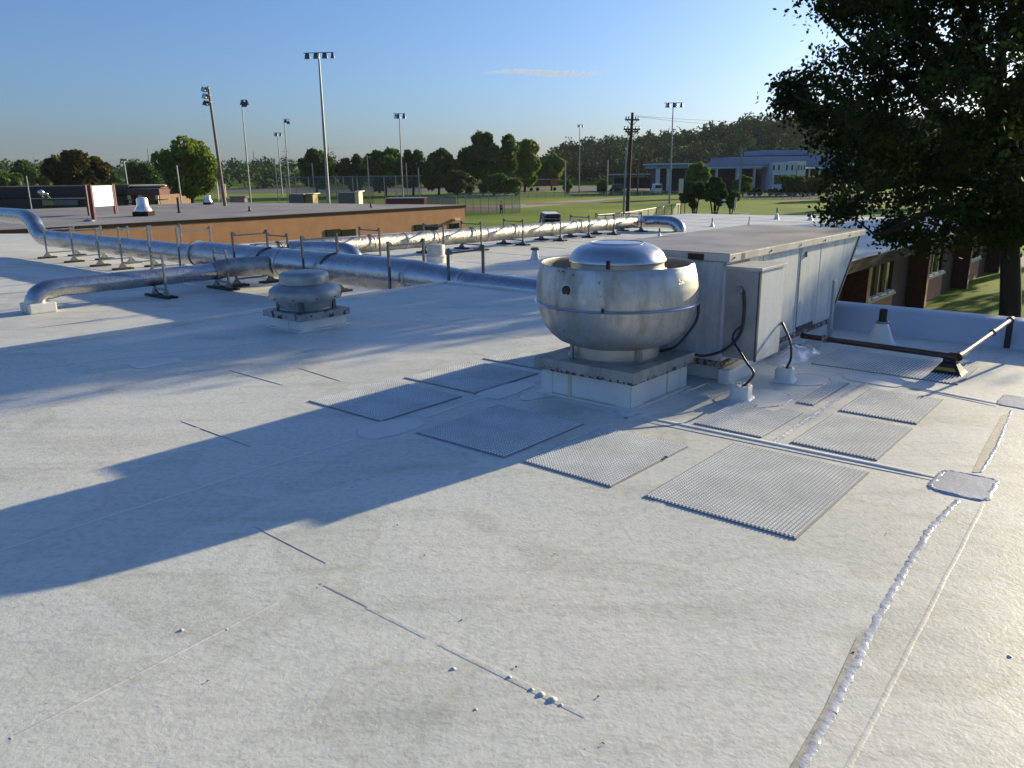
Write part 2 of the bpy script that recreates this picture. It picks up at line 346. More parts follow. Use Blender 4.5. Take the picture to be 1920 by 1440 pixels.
def copy_tree(o, loc=None, rz=None, label=None, parent=None):
    c = o.copy(); COL.objects.link(c)
    if parent is not None: c.parent = parent
    if loc is not None: c.location = loc
    if rz is not None: c.rotation_euler = (0, 0, rz)
    if label: c['label'] = label
    for ch in list(o.children): copy_tree(ch, parent=c)
    return c
LZ = AZ                                     # local frame of everything squared to the building: x = U, y = -V

# ------------------------------------------------------------------ ground and far terrain
def sheet(name, pts, m, z, kind='structure', label=None):
    mb = MB(); mb.add([(p[0], p[1], z) for p in pts], [tuple(range(len(pts)))])
    return tag(mb.build(name, m, smooth=0), label, kind=kind)
sheet('ground', [(-3000, -200), (3000, -200), (3000, 2400), (-3000, 2400)], M['grass'], GND)
def gp(*pts): return [P(a, b, GND) for a, b in pts]
sheet('road', gp((-400, 366), (640, 362), (1500, 353), (2300, 352), (2300, 346), (1500, 347.5), (640, 352), (-400, 352)), M['asphalt'], GND + .004)
sheet('parking_lot', gp((1040, 353.6), (1640, 352.6), (1640, 357.5), (1500, 359.5), (1280, 361), (1050, 359)), M['asphalt'], GND + .008)
sheet('side_road', gp((1395, 371), (1700, 371), (2300, 372), (2300, 365.5), (1700, 365), (1395, 366)), M['asphalt'], GND + .012)
sheet('driveway', gp((1525, 408), (1592, 408), (1640, 384), (1700, 372), (1630, 372), (1590, 382)), M['asphalt'], GND + .016)
sheet('footpath', gp((820, 389), (880, 392), (985, 389), (1080, 381), (1170, 372), (1160, 371), (1060, 377), (960, 384)), M['concrete'], GND + .004)
sheet('infield_dirt', gp((860, 395), (905, 397), (940, 394), (950, 391), (925, 388), (880, 387.5), (830, 389)), M['dirt'], GND + .010)
sheet('outfield_track', gp((985, 384.5), (1180, 379), (1330, 378), (1330, 376.5), (1180, 377), (985, 381)), M['dirt'], GND + .006)
sheet('bare_soil', gp((1468, 377), (1505, 377.5), (1520, 374.5), (1480, 373.6)), M['dirt'], GND + .006)
sheet('pavement', gp((1866, 506), (1905, 500), (2100, 498), (2100, 478), (1900, 480), (1872, 486)), M['concrete'], GND + .004)

# hill: ridge rising to the right
def hill():
    ridge = [(-400, 314), (0, 318), (300, 322), (620, 312), (700, 315), (950, 315), (1040, 306), (1100, 290), (1200, 282), (1300, 270), (1400, 248), (1480, 243), (1600, 250), (1900, 240), (2200, 235), (2800, 250)]
    rows = []
    for k, (dist, f) in enumerate([(330, 0), (380, .35), (440, .75), (500, 1.), (620, .8), (900, -.2)]):
        row = []
        for px, py in ridge:
            top = D(px, py, 500); row.append((top.x*dist/500, dist, GND - .5 + f*max(0, top.z - GND + .5)*(1 if f >= 0 else 1)))
        rows.append(row)
    n = len(ridge); vs = [p for r in rows for p in r]
    fs = [(i*n + j, i*n + j + 1, (i+1)*n + j + 1, (i+1)*n + j) for i in range(len(rows)-1) for j in range(n-1)]
    o = MB().add(vs, fs).build('hill', M['grass'], smooth=80); o['kind'] = 'structure'
    return rows, ridge
HROWS, RIDGE = hill()
def hill_z(x, y):
    ds = [330, 380, 440, 500, 620]
    if y <= 330: return GND
    i = min(3, max(0, sum(1 for d in ds if d <= y) - 1)); t = (y - ds[i])/(ds[i+1]-ds[i])
    def at(row):
        xs = [p[0] for p in row]; zs = [p[2] for p in row]; return float(np.interp(x, xs, zs))
    return at(HROWS[i])*(1-t) + at(HROWS[i+1])*t

# ------------------------------------------------------------------ foliage
def leaf_mesh(name, cen, size, m, parent, seed=0, kite=1.5, kind='stuff', flat=0.):
    r = np.random.default_rng(seed); n = len(cen)
    a = r.normal(size=(n, 3)); a /= np.linalg.norm(a, axis=1)[:, None]
    b = r.normal(size=(n, 3)); b[:, 2] *= (1 - flat); b -= a*(a*b).sum(1)[:, None]; b /= np.linalg.norm(b, axis=1)[:, None]
    s = (size*(.6 + .8*r.random(n)))[:, None]
    v = np.empty((n, 4, 3)); v[:, 0] = cen - a*s*.5*kite; v[:, 1] = cen - b*s*.5 ; v[:, 2] = cen + a*s*.5*kite; v[:, 3] = cen + b*s*.5
    v[:, 1] += a*s*.12; v[:, 3] += a*s*.12
    me = bpy.data.meshes.new(name); me.vertices.add(n*4); me.loops.add(n*4); me.polygons.add(n)
    me.vertices.foreach_set('co', v.reshape(-1)); me.loops.foreach_set('vertex_index', np.arange(n*4, dtype=np.int32))
    me.polygons.foreach_set('loop_start', np.arange(0, n*4, 4, dtype=np.int32)); me.update(calc_edges=True); me.materials.append(m)
    o = bpy.data.objects.new(name, me); COL.objects.link(o)
    if parent is not None: o.parent = parent
    if kind: o['kind'] = kind
    return o
def crown_points(n, rx, ry, rz, cz, lobes, seed, lobe=.36, low=0.):
    r = np.random.default_rng(seed)
    d = r.normal(size=(lobes, 3)); d /= np.linalg.norm(d, axis=1)[:, None]; rad = r.random(lobes)**.4*.80
    lc = d*rad[:, None]; ls = lobe*(.6 + .7*r.random(lobes))*(1.1 - .45*rad)
    k = r.integers(0, lobes, n); d2 = r.normal(size=(n, 3)); d2 /= np.linalg.norm(d2, axis=1)[:, None]
    p = lc[k] + d2*(ls[k]*(.55 + .5*r.random(n)**.6))[:, None]
    p *= np.array([rx, ry, rz]); p[:, 2] += cz
    return p
def tree(label, px, top, hw, dist, m, name='tree', n=3800, seed=1, base=0., group=None, z0=GND, size=None, lobes=26, wide=1., cat='tree', trunk_r=None, bot=.16):
    c = D(px, 340, dist); t = D(px, top, dist); Ht = t.z - z0; rx = hw*1.12*dist/F; n = int(n*1.5)
    T = thing(name, label, cat, (c.x, dist, z0), 0, group)
    s = size or max(.22, dist*.0036)
    b0 = Ht*bot; rz = (Ht - b0)/2
    pts = crown_points(n, rx, rx*.9, rz, b0 + rz, lobes, seed)
    mb = MB(); tr = trunk_r or max(.12, Ht*.022)
    mb.tube([(0, 0, 0), (.05*rx, 0, Ht*.3), (0, 0, Ht*.62), (-.04*rx, 0, Ht*.9)], [tr*1.3, tr, tr*.6, tr*.15], 8)
    rr = random.Random(seed)
    mb.build('trunk', M['trunk'], T)
    for k in range(5):
        a = rr.random()*6.28; z = Ht*(.25 + .09*k); 
        MB().tube([(0, 0, z), (math.cos(a)*rx*.35, math.sin(a)*rx*.35, z + Ht*.13), (math.cos(a)*rx*.7, math.sin(a)*rx*.7, z + Ht*.22)], [tr*.5, tr*.32, tr*.1], 6).build('limb', M['trunk'], T)
    leaf_mesh('crown', pts, s, m, T, seed)
    return T

trees = [
 ('tall dark oak-like tree with rust tinge, left of the white panel', 150, 277, 56, 112, 'leaf_rust', 5200),
 ('loose grey green tree at far left edge of the view', 8, 312, 34, 150, 'leaf_mid', 3000),
 ('rounded mid green tree behind the dark low building', 62, 301, 36, 180, 'leaf_mid', 3200),
 ('small dark tree tucked right of the rust tinged tree', 208, 320, 24, 150, 'leaf_dark', 2200),
 ('dark round tree between brown tree and pale green tree', 273, 291, 30, 165, 'leaf_dark', 3200),
 ('large pale yellow-green tree beside the leaning light pole', 355, 254, 56, 104, 'leaf_light', 6500),
 ('dark round tree behind the tallest light pole', 592, 277, 35, 200, 'leaf_dark', 3600),
 ('low dark tree right of the tallest light pole', 663, 289, 26, 200, 'leaf_dark', 2800),
 ('round mid green tree behind the slim three lamp pole', 722, 275, 36, 195, 'leaf_mid', 3800),
 ('dark tree just right of the slim three lamp pole', 774, 279, 28, 205, 'leaf_dark', 3000),
 ('broad dark tree left of the tallest tree clump', 822, 279, 40, 200, 'leaf_dark', 4000),
 ('narrow dark tree against left flank of the tallest field tree', 880, 266, 26, 215, 'leaf_dark', 3000),
 ('tallest tree behind the ball field with broad domed crown', 924, 239, 44, 212, 'leaf_mid', 6000),
 ('light green rounded tree right of the tallest field tree', 984, 260, 29, 222, 'leaf_light', 3600),
 ('small light green tree left of the field light by the wood', 1034, 289, 26, 240, 'leaf_light', 2800),
 ('low shrubby dark tree under the tallest field tree', 858, 318, 30, 196, 'leaf_dark', 2600),
 ('low bushy green tree in front of the tallest field tree', 945, 324, 34, 190, 'leaf_mid', 2600),
 ('young bright green tree behind the pair of dark shrubs', 1308, 299, 22, 160, 'leaf_light', 2600),
 ('small round tree before the maroon bay doors', 1394, 330, 17, 165, 'leaf_mid', 1600),
 ('bushy tree in front of the white arched window tower', 1485, 326, 24, 170, 'leaf_mid', 2400),
 ('small round tree right of the white arched window tower', 1536, 322, 22, 172, 'leaf_mid', 2000),
 ('dark tree at the right end of the pale commercial building', 1640, 290, 44, 150, 'leaf_dark', 3600),
 ('large dark tree behind the near tree trunk', 1760, 262, 70, 120, 'leaf_dark', 5200),
 ('dark tree at the far right edge behind the near tree', 1900, 255, 70, 110, 'leaf_dark', 4800),
 ('tall broad tree beyond right frame edge behind the near tree', 2050, -60, 175, 50, 'leaf_dark', 9000),
 ('bright green young tree beyond far end of brick building', 1878, 418, 22, 66, 'leaf_light', 1600),
]
for i, (lb, px, tp, hw, ds, mt, n) in enumerate(trees):
    tree(lb.replace('oak-like ', ''), px, tp, hw, ds, M[mt], n=n, seed=20 + i, group=None, bot=.10 if ds > 120 else .18)
# low shrubs
def shrub(label, px, top, hw, dist, m, n=1200, seed=1, name='shrub', stems=4, bot=.05, group=None, base_z=GND):
    c = D(px, 340, dist); t = D(px, top, dist); Ht = t.z - base_z; rx = hw*dist/F
    T = thing(name, label, 'shrub', (c.x, dist, base_z), 0, group)
    rr = random.Random(seed)
    for k in range(stems):
        a = rr.random()*6.28; MB().tube([(math.cos(a)*.12*rx, math.sin(a)*.12*rx, 0), (math.cos(a)*rx*.3, math.sin(a)*rx*.3, Ht*.4), (math.cos(a)*rx*.5, math.sin(a)*rx*.5, Ht*.75)], [Ht*.022, Ht*.018, Ht*.006], 6).build('stem', M['trunk'], T)
    leaf_mesh('foliage', crown_points(n, rx, rx*.9, Ht*(1-bot)/2, Ht*(bot + (1-bot)/2), 16, seed), max(.15, dist*.0028), m, T, seed)
    return T
shrub('left one of two dark many-stemmed shrubs by the fence corner', 1306, 336, 28, 100, M['leaf_dark'], 4200, 61, bot=.22, stems=6)
shrub('right one of two dark many-stemmed shrubs by the fence corner', 1343, 333, 28, 98, M['leaf_dark'], 4200, 62, bot=.22, stems=6)
shrub('small lighter shrub at right end of the dark shrub pair', 1374, 352, 14, 99, M['leaf_mid'], 1600, 63)
for i, (px, tp, hw) in enumerate([(905, 344, 10), (925, 341, 11), (948, 343, 10), (968, 340, 11), (1062, 336, 13), (1130, 336, 12), (880, 346, 9)]):
    shrub(ORD[[905, 925, 948, 968, 1062, 1130, 880].index(px)*0 + sorted([905, 925, 948, 968, 1062, 1130, 880]).index(px)] + ' low green bush from the left along the far road', px, tp, hw, 192 + i, M['leaf_mid'], 700, 70 + i, group='low bushes along the far road', stems=3)
for i, px in enumerate([1406, 1416.5, 1426, 1446, 1456, 1467, 1480, 1491, 1503, 1516, 1527, 1541]):
    shrub(ORD[i] + ' clipped ball shrub from the left before the pale building', px, 353, 5.2, 170, M['leaf_dark'], 260, 90 + i, group='clipped ball shrubs in a row', stems=2)
# far wood on the ridge and behind the field: nobody could count it
def wood():
    r = np.random.default_rng(5); cen = []
    for k in range(1500):
        px = r.uniform(1035, 2700); y = r.uniform(335, 560)
        x = D(px, 330, y).x; z = hill_z(x, min(y, 619)); h = r.uniform(7, 13); rad = r.uniform(3., 5.5)
        p = crown_points(150, rad, rad, h*.5, z + h*.5, 7, 1000 + k, .5); p[:, 0] += x; p[:, 1] += y; cen.append(p)
    for k in range(420):
        px = r.uniform(-500, 1060); y = r.uniform(300, 470)
        x = D(px, 330, y).x; h = r.uniform(5, 9.5); rad = r.uniform(3.5, 6)
        p = crown_points(130, rad, rad, h*.5, max(GND, hill_z(x, min(y, 619))) + h*.5, 7, 3000 + k, .5); p[:, 0] += x; p[:, 1] += y; cen.append(p)
    o = leaf_mesh('woodland', np.concatenate(cen), 1.0, M['leaf_wood'], None, 9, kite=1.1)
    tag(o, 'dark wooded ridge and far tree line behind the field and buildings', 'woodland', kind='stuff')
wood()

# ------------------------------------------------------------------ the upper roof
def hexs(o, n): pass
UR = thing('roof', None, None, W(0, 0, 0), LZ); del_keys = None
UR['kind'] = 'structure'
MB().bx(-9, -11, -.3, 8.7, 8.75, 0).build('membrane_deck', M['roof'], UR, smooth=0)
MB().bx(-9, 8.752, -1.2, 8.7, 8.80, .035).build('edge_strip', M['membrane'], UR, bevel=.008)
MB().bx(8.702, 3.62, -1.2, 8.76, 8.80, .035).build('edge_strip', M['membrane'], UR, bevel=.008)
# parapet: coated upstand leaning outwards, swept along V; shade partly mixed into its blue-grey
MB().extrude([(8.60, -.02), (8.66, .05), (8.73, .21), (8.78, .235), (9.02, .235), (9.05, .2), (9.05, -3.9), (8.60, -3.9)], -V*3.6, V*11, U).build('parapet', mat('shade_tinted_parapet_membrane', (.50, .55, .62), .45, var=.1, vs=1.5, bump=.004, bs=9), UR, world=True, smooth=50)
MB().bx(-9, -11, -3.9, 8.58, 8.70, -.31).build('wall', M['tan'], UR, smooth=0)

def uvpt(px, py, z=0.): p = P(px, py, z); return p
def strip(name, a, b, wd, th, m, wav=0., parent=UR, z=0., seed=0, taper=True):
    """low raised strip from a to b (plan points)"""
    rr = random.Random(seed); a = Vector(a); b = Vector(b); d = (b - a); n = max(2, int(d.length/.15)); t = d.normalized(); s = Vector((-t.y, t.x, 0))
    mb = MB(); vs = []; fs = []
    for i in range(n + 1):
        p = a + d*(i/n) + s*rr.uniform(-wav, wav); k = 0 if (i in (0, n) and taper) else 1
        for off, h in ((-.5, 0), (-.36, 1), (.36, 1), (.5, 0)): vs.append((*(p + s*off*wd)[:2], z + .0008 + h*th*(.35 + .65*k)))
    for i in range(n):
        for j in range(3): fs.append((i*4 + j, i*4 + j + 1, i*4 + j + 5, i*4 + j + 4))
    return mb.add(vs, fs).build(name, m, parent, world=True, smooth=60)
def bead(name, pts, wd, th, m, seed=0, step=.02, lump=.45, parent=UR, z=0.):
    """hand-laid sealant: lumpy, uneven low ridge"""
    rr = random.Random(seed); vs, fs = [], []; pts = [Vector(p) for p in pts]; idx = 0
    for q in range(len(pts)-1):
        a, b = pts[q], pts[q+1]; d = b - a; n = max(2, int(d.length/step)); t = d.normalized(); s = Vector((-t.y, t.x, 0))
        for i in range(n + 1):
            w_ = wd*(1 - lump*.5 + lump*rr.random()*.9); h = th*(1 - lump + lump*1.6*rr.random()); off = rr.uniform(-.16, .16)*wd
            p = a + d*(i/n) + s*off
            for o_, hh in ((-.5, 0), (-.34, .75), (0, 1), (.34, .7), (.5, 0)):
                vs.append((*(p + s*o_*w_)[:2], z + .001 + hh*h*rr.uniform(.75, 1.2)))
        m_ = n + 1
        for i in range(n):
            for j in range(4): fs.append((idx + i*5 + j, idx + i*5 + j + 1, idx + (i+1)*5 + j + 1, idx + (i+1)*5 + j))
        idx += m_*5
    return MB().add(vs, fs).build(name, m, parent, world=True, smooth=70)
def rounded(pts, r=.04, n=4):
    out = []; k = len(pts)
    for i in range(k):
        p, a, b = Vector(pts[i]), Vector(pts[i-1]), Vector(pts[(i+1) % k])
        da, db = (a-p).normalized(), (b-p).normalized(); rr = min(r, (a-p).length*.4, (b-p).length*.4)
        for j in range(n+1):
            t = j/n; out.append((p + da*rr)*(1-t)**2 + p*2*t*(1-t) + (p + db*rr)*t*t)
    return out
def patch(pts, m, th=.003, rim=None, seed=0, parent=UR, rad=.05, name='patch'):
    q = rounded([P(a, b) for a, b in pts], rad)
    o = MB().prism(q, .0012, th).build(name, m, parent, world=True, smooth=0)
    if rim: bead('sealant_bead', q + [q[0]], rim, rim*.2, M['bead'], seed, step=.02, parent=o)
    return o
# laps, seams and creases (all proud of the sheet); crease strips are painted shade
strip('membrane_seam', P(-60, 1052), P(668, 822), .022, .0022, M['membrane'], .001)
strip('membrane_seam', P(795, 783), P(905, 745), .03, .003, M['membrane'], .002)
strip('membrane_seam', P(1208, 782), P(1752, 894), .05, .0045, M['membrane'], .002)
strip('membrane_seam', P(1205, 790), P(1750, 901), .012, .002, M['crease'], .002)  # dark strip drawing the lap's shadow edge
strip('membrane_seam', P(1520, 688), P(1872, 757), .06, .004, M['membrane'], .002)
strip('membrane_seam', P(1600, 705), P(1868, 762), .012, .002, M['crease'], .002)  # shadow line of this lap, as a dark strip
strip('membrane_seam', P(1560, 1500), P(1845, 943), .018, .0006, M['roof'], .003)
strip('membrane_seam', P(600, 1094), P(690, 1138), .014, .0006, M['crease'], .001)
strip('membrane_seam', P(690, 1138), P(1100, 1342), .032, .0004, M['roof'], .002)
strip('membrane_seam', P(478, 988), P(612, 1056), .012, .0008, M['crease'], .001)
strip('membrane_seam', P(595, 1102), P(960, 930), .012, .0014, M['roof'], .002)
strip('membrane_seam', P(20, 1385), P(520, 1130), .016, .0018, M['roof'], .002)
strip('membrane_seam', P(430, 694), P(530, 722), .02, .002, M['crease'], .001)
strip('membrane_seam', P(0, 698), P(500, 640), .03, .003, M['membrane'], .001)
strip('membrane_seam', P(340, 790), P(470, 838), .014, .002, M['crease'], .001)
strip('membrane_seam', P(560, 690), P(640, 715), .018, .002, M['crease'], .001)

for v_, w_ in ((-6.4, .09), (-1.9, .07), (.6, .09), (-4.95, .06)): strip('membrane_seam', W(-4, v_), W(8.4 if v_ < -4 else 4.2, v_), w_, .0012, M['roof'], .001)
for u_, a_, b_ in ((7.4, -8.6, -4.4), (6.2, -8.6, -5.0)): strip('membrane_seam', W(u_, a_), W(u_, b_), .07, .001, M['roof'], .001)
# grimy strip beside the bead, then the bead
patch([(1478, 1445), (1500, 1445), (1606, 1238), (1622, 1190), (1608, 1192), (1545, 1330)], M['stain'], .0022, rad=.01, name='stain')
patch([(1822, 886), (1836, 886), (1888, 790), (1892, 775), (1880, 778), (1850, 830)], M['stain'], .0022, rad=.01, name='stain')
bead('sealant_bead', [P(1503, 1445), P(1560, 1335), P(1608, 1235), P(1650, 1150), P(1705, 1055), P(1745, 990), P(1795, 938)], .028, .0028, M['bead'], 3)
bead('sealant_bead', [P(1838, 886), P(1868, 838), P(1896, 770)], .018, .002, M['bead'], 4)
bead('sealant_bead', [P(1446, 833), P(1500, 796), P(1560, 755), P(1628, 716)], .036, .0034, M['bead'], 5)
patch([(1740, 915), (1847, 941), (1872, 901), (1771, 881)], M['patch2'], .005, .03, 11, rad=.06)
patch([(1868, 758), (1935, 770), (1950, 752), (1885, 740)], M['patch2'], .005, .02, 12, rad=.04)
patch([(664, 811), (692, 826), (760, 812), (800, 794), (780, 784), (700, 792)], M['patch'], .004, .012, 13, rad=.12)
patch([(888, 741), (935, 750), (1005, 722), (985, 714), (930, 724)], M['patch'], .004, .02, 14, rad=.08)
patch([(975, 741), (980, 752), (1045, 742), (1040, 728)], M['patch'], .004, .02, 15, rad=.04)
patch([(1577, 705), (1590, 713), (1682, 728), (1703, 719), (1690, 710), (1590, 699)], M['patch'], .005, None, rad=.10)
patch([(238, 683), (258, 692), (345, 678), (332, 669)], M['patch'], .004, .012, 16, rad=.05)
patch([(1330, 752), (1395, 768), (1470, 760), (1489, 744), (1440, 728), (1370, 735)], M['patch'], .004, .022, 17, rad=.2)
patch([(1440, 712), (1500, 724), (1545, 722), (1560, 710), (1515, 700)], M['patch'], .004, .022, 18, rad=.12)
patch([(1270, 740), (1320, 748), (1335, 738), (1290, 728)], M['patch'], .004, .018, 19, rad=.06)
patch([(1020, 745), (1145, 775), (1175, 790), (1300, 760), (1290, 725), (1170, 760)], M['membrane'], .003, None, rad=.15, name='skirt_patch')
bead('sealant_bead', [P(1150, 772), P(1175, 785), P(1210, 778)], .05, .014, M['bead'], 20)
# lumps under the membrane and small debris
def blob(name, c, r, m, parent, sz=.5, seed=0, el=1.):
    rr = random.Random(seed); mb = MB(); pr = [(.001, sz*r), (.45*r, sz*r*.85), (.8*r, sz*r*.5), (r, sz*r*.12), (1.15*r, 0)]
    mb.lathe(pr, 12)
    mb.v = [(x*el*rr.uniform(.92, 1.08), y*rr.uniform(.92, 1.08), z) for x, y, z in mb.v]
    a = rr.uniform(0, 3); mb.v = [(c[0] + x*math.cos(a) - y*math.sin(a), c[1] + x*math.sin(a) + y*math.cos(a), c[2] + z) for x, y, z in mb.v]
    return mb.build(name, m, parent, world=True, smooth=80)
for i, (a, b, r_) in enumerate([(1015, 1302, .013), (1036, 1312, .015), (997, 1293, .009), (955, 1270, .009), (850, 1254, .009), (340, 1182, .010), (425, 1180, .006), (1052, 1322, .007), (1893, 1231, .008), (892, 1330, .006)]):
    blob('membrane_blister', P(a, b, .0005), r_, M['roof'], UR, .55, i)
dm = mat('dead_leaf_bits', (.05, .035, .02), .9)
lit = MB(); rr = random.Random(3)
for a, b in [(865, 1164), (968, 1251), (1122, 1307), (745, 985), (1250, 857), (1662, 1001), (1040, 1040), (795, 1042), (390, 1278), (75, 915), (1130, 1395), (1600, 1224), (850, 758), (1010, 755), (690, 900), (660, 915), (1290, 762), (1270, 755), (450, 730)]:
    c = P(a, b, .001); k = rr.uniform(0, 3)
    pts = [(c.x + r_*math.cos(k + t), c.y + r_*math.sin(k + t), .002 + .004*(i % 2)) for i, (t, r_) in enumerate([(0, .008), (1.2, .004), (2.9, .009), (4.4, .004)])]
    lit.add(pts, [(0, 1, 2, 3)])
tag(lit.build('leaf_litter', dm, smooth=0), 'scattered dark leaf scraps lying on the white roof', 'litter', kind='stuff')
blob('stone', P(1249, 857, .012), .012, mat('dark_pebble', (.06, .05, .04), .9), None, .6, 3).name = 'pebble'
tag(bpy.data.objects['pebble'], 'small dark pebble on the edge of a ribbed mat', 'pebble')

# ------------------------------------------------------------------ ribbed walkway mats
MATS = [
 ('largest ribbed grey mat, nearest the camera at right', [(1207, 932), (1497, 1009), (1628, 886), (1380, 834)], .020),
 ('medium ribbed mat left of the largest mat, in sun', [(993, 871), (1150, 913), (1282, 838), (1120, 800)], .020),
 ('ribbed mat between the largest mat and the bead line at right', [(1487, 831), (1645, 863), (1710, 803), (1560, 779)], .020),
 ('rearmost sunlit square mat below the gas pipe', [(1576, 770), (1722, 796), (1766, 749), (1636, 730)], .020),
 ('wide ribbed mat with notched corner before the cable boxes', [(1290, 793), (1430, 821), (1510, 771), (1390, 757)], .020),
 ('narrowest strip of ribbed mat beside the white bead line', [(1496, 755), (1527, 761), (1588, 720), (1565, 715)], .020),
 ('large ribbed mat half in the fan shadow, furthest left', [(582, 752), (710, 791), (862, 746), (735, 713)], .022),
 ('ribbed mat in shadow second from left, behind the patch', [(757, 708), (890, 738), (1010, 701), (885, 678)], .022),
 ('ribbed mat partly hidden behind the big fan curb', [(904, 671), (1030, 698), (1130, 668), (1020, 646)], .022),
 ('large mat lying mostly in the fan shadow, nearest left', [(780, 813), (952, 858), (1095, 795), (935, 762)], .022),
 ('long mat under the black gas pipe, in tree shade', [(1515, 680), (1795, 723), (1830, 690), (1590, 655)], .024),
]
for i, (lb, q, pitch) in enumerate(MATS):
    c = [P(a, b) for a, b in q]; uv = [(p.dot(U), -p.dot(V)) for p in c]
    u0 = (uv[0][0] + uv[1][0])/2; u1 = (uv[2][0] + uv[3][0])/2; y0 = (uv[1][1] + uv[2][1])/2; y1 = (uv[0][1] + uv[3][1])/2
    T = thing('ribbed_mat', lb, 'mat', W(u0, -y0, 0), LZ + R([.4, -.6, .3, .8, -.3, .5, 0, .4, 0, .6, 0][i]), 'ribbed mats laid on the roof')
    lu, lv = u1 - u0, y1 - y0
    notch = i == 4
    nx, ny = int(lu/pitch), int(lv/pitch); nub, rib = MB(), MB()
    base = MB()
    if notch: base.prism([(0, 0), (lu, 0), (lu, lv*.33), (lu*.86, lv*.36), (lu*.86, lv*.66), (lu, lv*.7), (lu, lv), (0, lv)], .0016, .006)
    else: base.bx(-.008, -.008, .0016, lu + .008, lv + .008, .0062)
    base.build('backing', M['mat_base'], T, smooth=0)
    for b in range(ny):
        y = (b + .5)*lv/ny
        for a in range(nx):
            x = (a + .5)*lu/nx
            if notch and x > lu*.86 and lv*.34 < y < lv*.68: continue
            hx, hy = lu/nx*.38, lv/ny*.23; z0, z1 = .006, .012
            k = len(nub.v)
            nub.v += [(x-hx, y-hy, z0), (x+hx, y-hy, z0), (x+hx, y+hy, z0), (x-hx, y+hy, z0), (x-hx*.8, y-hy*.75, z1), (x+hx*.8, y-hy*.75, z1), (x+hx*.8, y+hy*.75, z1), (x-hx*.8, y+hy*.75, z1)]
            nub.f += [(k+4, k+5, k+6, k+7), (k, k+1, k+5, k+4), (k+1, k+2, k+6, k+5), (k+2, k+3, k+7, k+6), (k+3, k, k+4, k+7)]
    me = bpy.data.meshes.new('studs'); me.from_pydata(nub.v, [], nub.f); me.materials.append(M['mat_top'])
    o = bpy.data.objects.new('studs', me); COL.objects.link(o); o.parent = T; o['kind'] = 'stuff'

# ------------------------------------------------------------------ big upblast exhaust fan
FC = W(5.09, -3.30, 0)
T = thing('exhaust_fan', 'large dented aluminium mushroom exhaust fan on white square curb', 'roof fan', FC, LZ)
hc = .40
MB().prism([(-hc-.03, -hc-.03), (hc+.03, -hc-.03), (hc+.03, hc+.03), (-hc-.03, hc+.03)], .0, .012).build('curb_flange', M['membrane'], T, bevel=.004)
MB().bx(-hc, -hc, .012, hc, hc, .20).build('curb', M['membrane'], T, bevel=.012)
for (x, y, dx, dy) in [(-hc, -hc, .16, 0), (-hc, -hc, 0, .12), (-hc, hc, 0, -.1), (hc, -hc, -.1, 0)]:
    if dx: MB().bx(min(x, x+dx), y-.006, .006, max(x, x+dx), y-.001, .196).build('membrane_lap', M['membrane'], T)
    else: MB().bx(x-.006, min(y, y+dy), .006, x-.001, max(y, y+dy), .196).build('membrane_lap', M['membrane'], T)
MB().bx(-hc-.005, .12, .01, -hc-.001, .15, .195).build('seam_line', M['yellowed'], T)
MB().bx(.1, -hc-.005, .01, .115, -hc-.001, .195).build('seam_line', M['yellowed'], T)
cp = .445
MB().bx(-cp, -cp, .195, cp, cp, .285).build('curb_cap', M['cap'], T, bevel=.004)
MB().lathe([(.335, .286), (.335, .40)], 64).build('throat', mat('pale_throat', (.50, .48, .42), .4, .6, var=.2), T)
MB().lathe([(.36, .286), (.345, .292), (.337, .30)], 64).build('throat_ring', M['fan'], T)
for k in range(4):
    a = R(22 + 90*k) - LZ; x, y = .37*math.cos(a), .37*math.sin(a)
    MB().bx(x-.012, y-.012, .286, x+.012, y+.012, .43).build('support_leg', M['strut'], T, bevel=.003)
bowl = [(.33, .40), (.345, .385), (.37, .39), (.44, .42), (.50, .47), (.545, .53), (.575, .60), (.592, .67), (.60, .705)]
o = MB().lathe(bowl, 96).build('lower_bowl', M['fan'], T, smooth=60)
band = [(.603, .712), (.607, .76), (.604, .83), (.594, .90), (.578, .96), (.568, .988), (.563, .992), (.560, .985), (.575, .95), (.585, .85), (.59, .73)]
mb = MB(); mb.lathe(band, 96)
def dent(p):
    x, y, z = p; a = math.atan2(y, x)
    for (ad, zd, wa, wz, dp) in [(R(-6) - LZ, .86, .11, .10, .03), (R(-24) - LZ, .97, .10, .04, .02), (R(-68) - LZ, .985, .2, .025, .012), (R(-150) - LZ, .9, .12, .07, .010), (R(4) - LZ, .74, .06, .03, .01)]:
        da = (a - ad + math.pi) % (2*math.pi) - math.pi
        k = math.exp(-(da/wa)**2 - ((z - zd)/wz)**2); f = 1 - dp*k/max(.01, math.hypot(x, y)); x *= f; y *= f
    return (x, y, z)
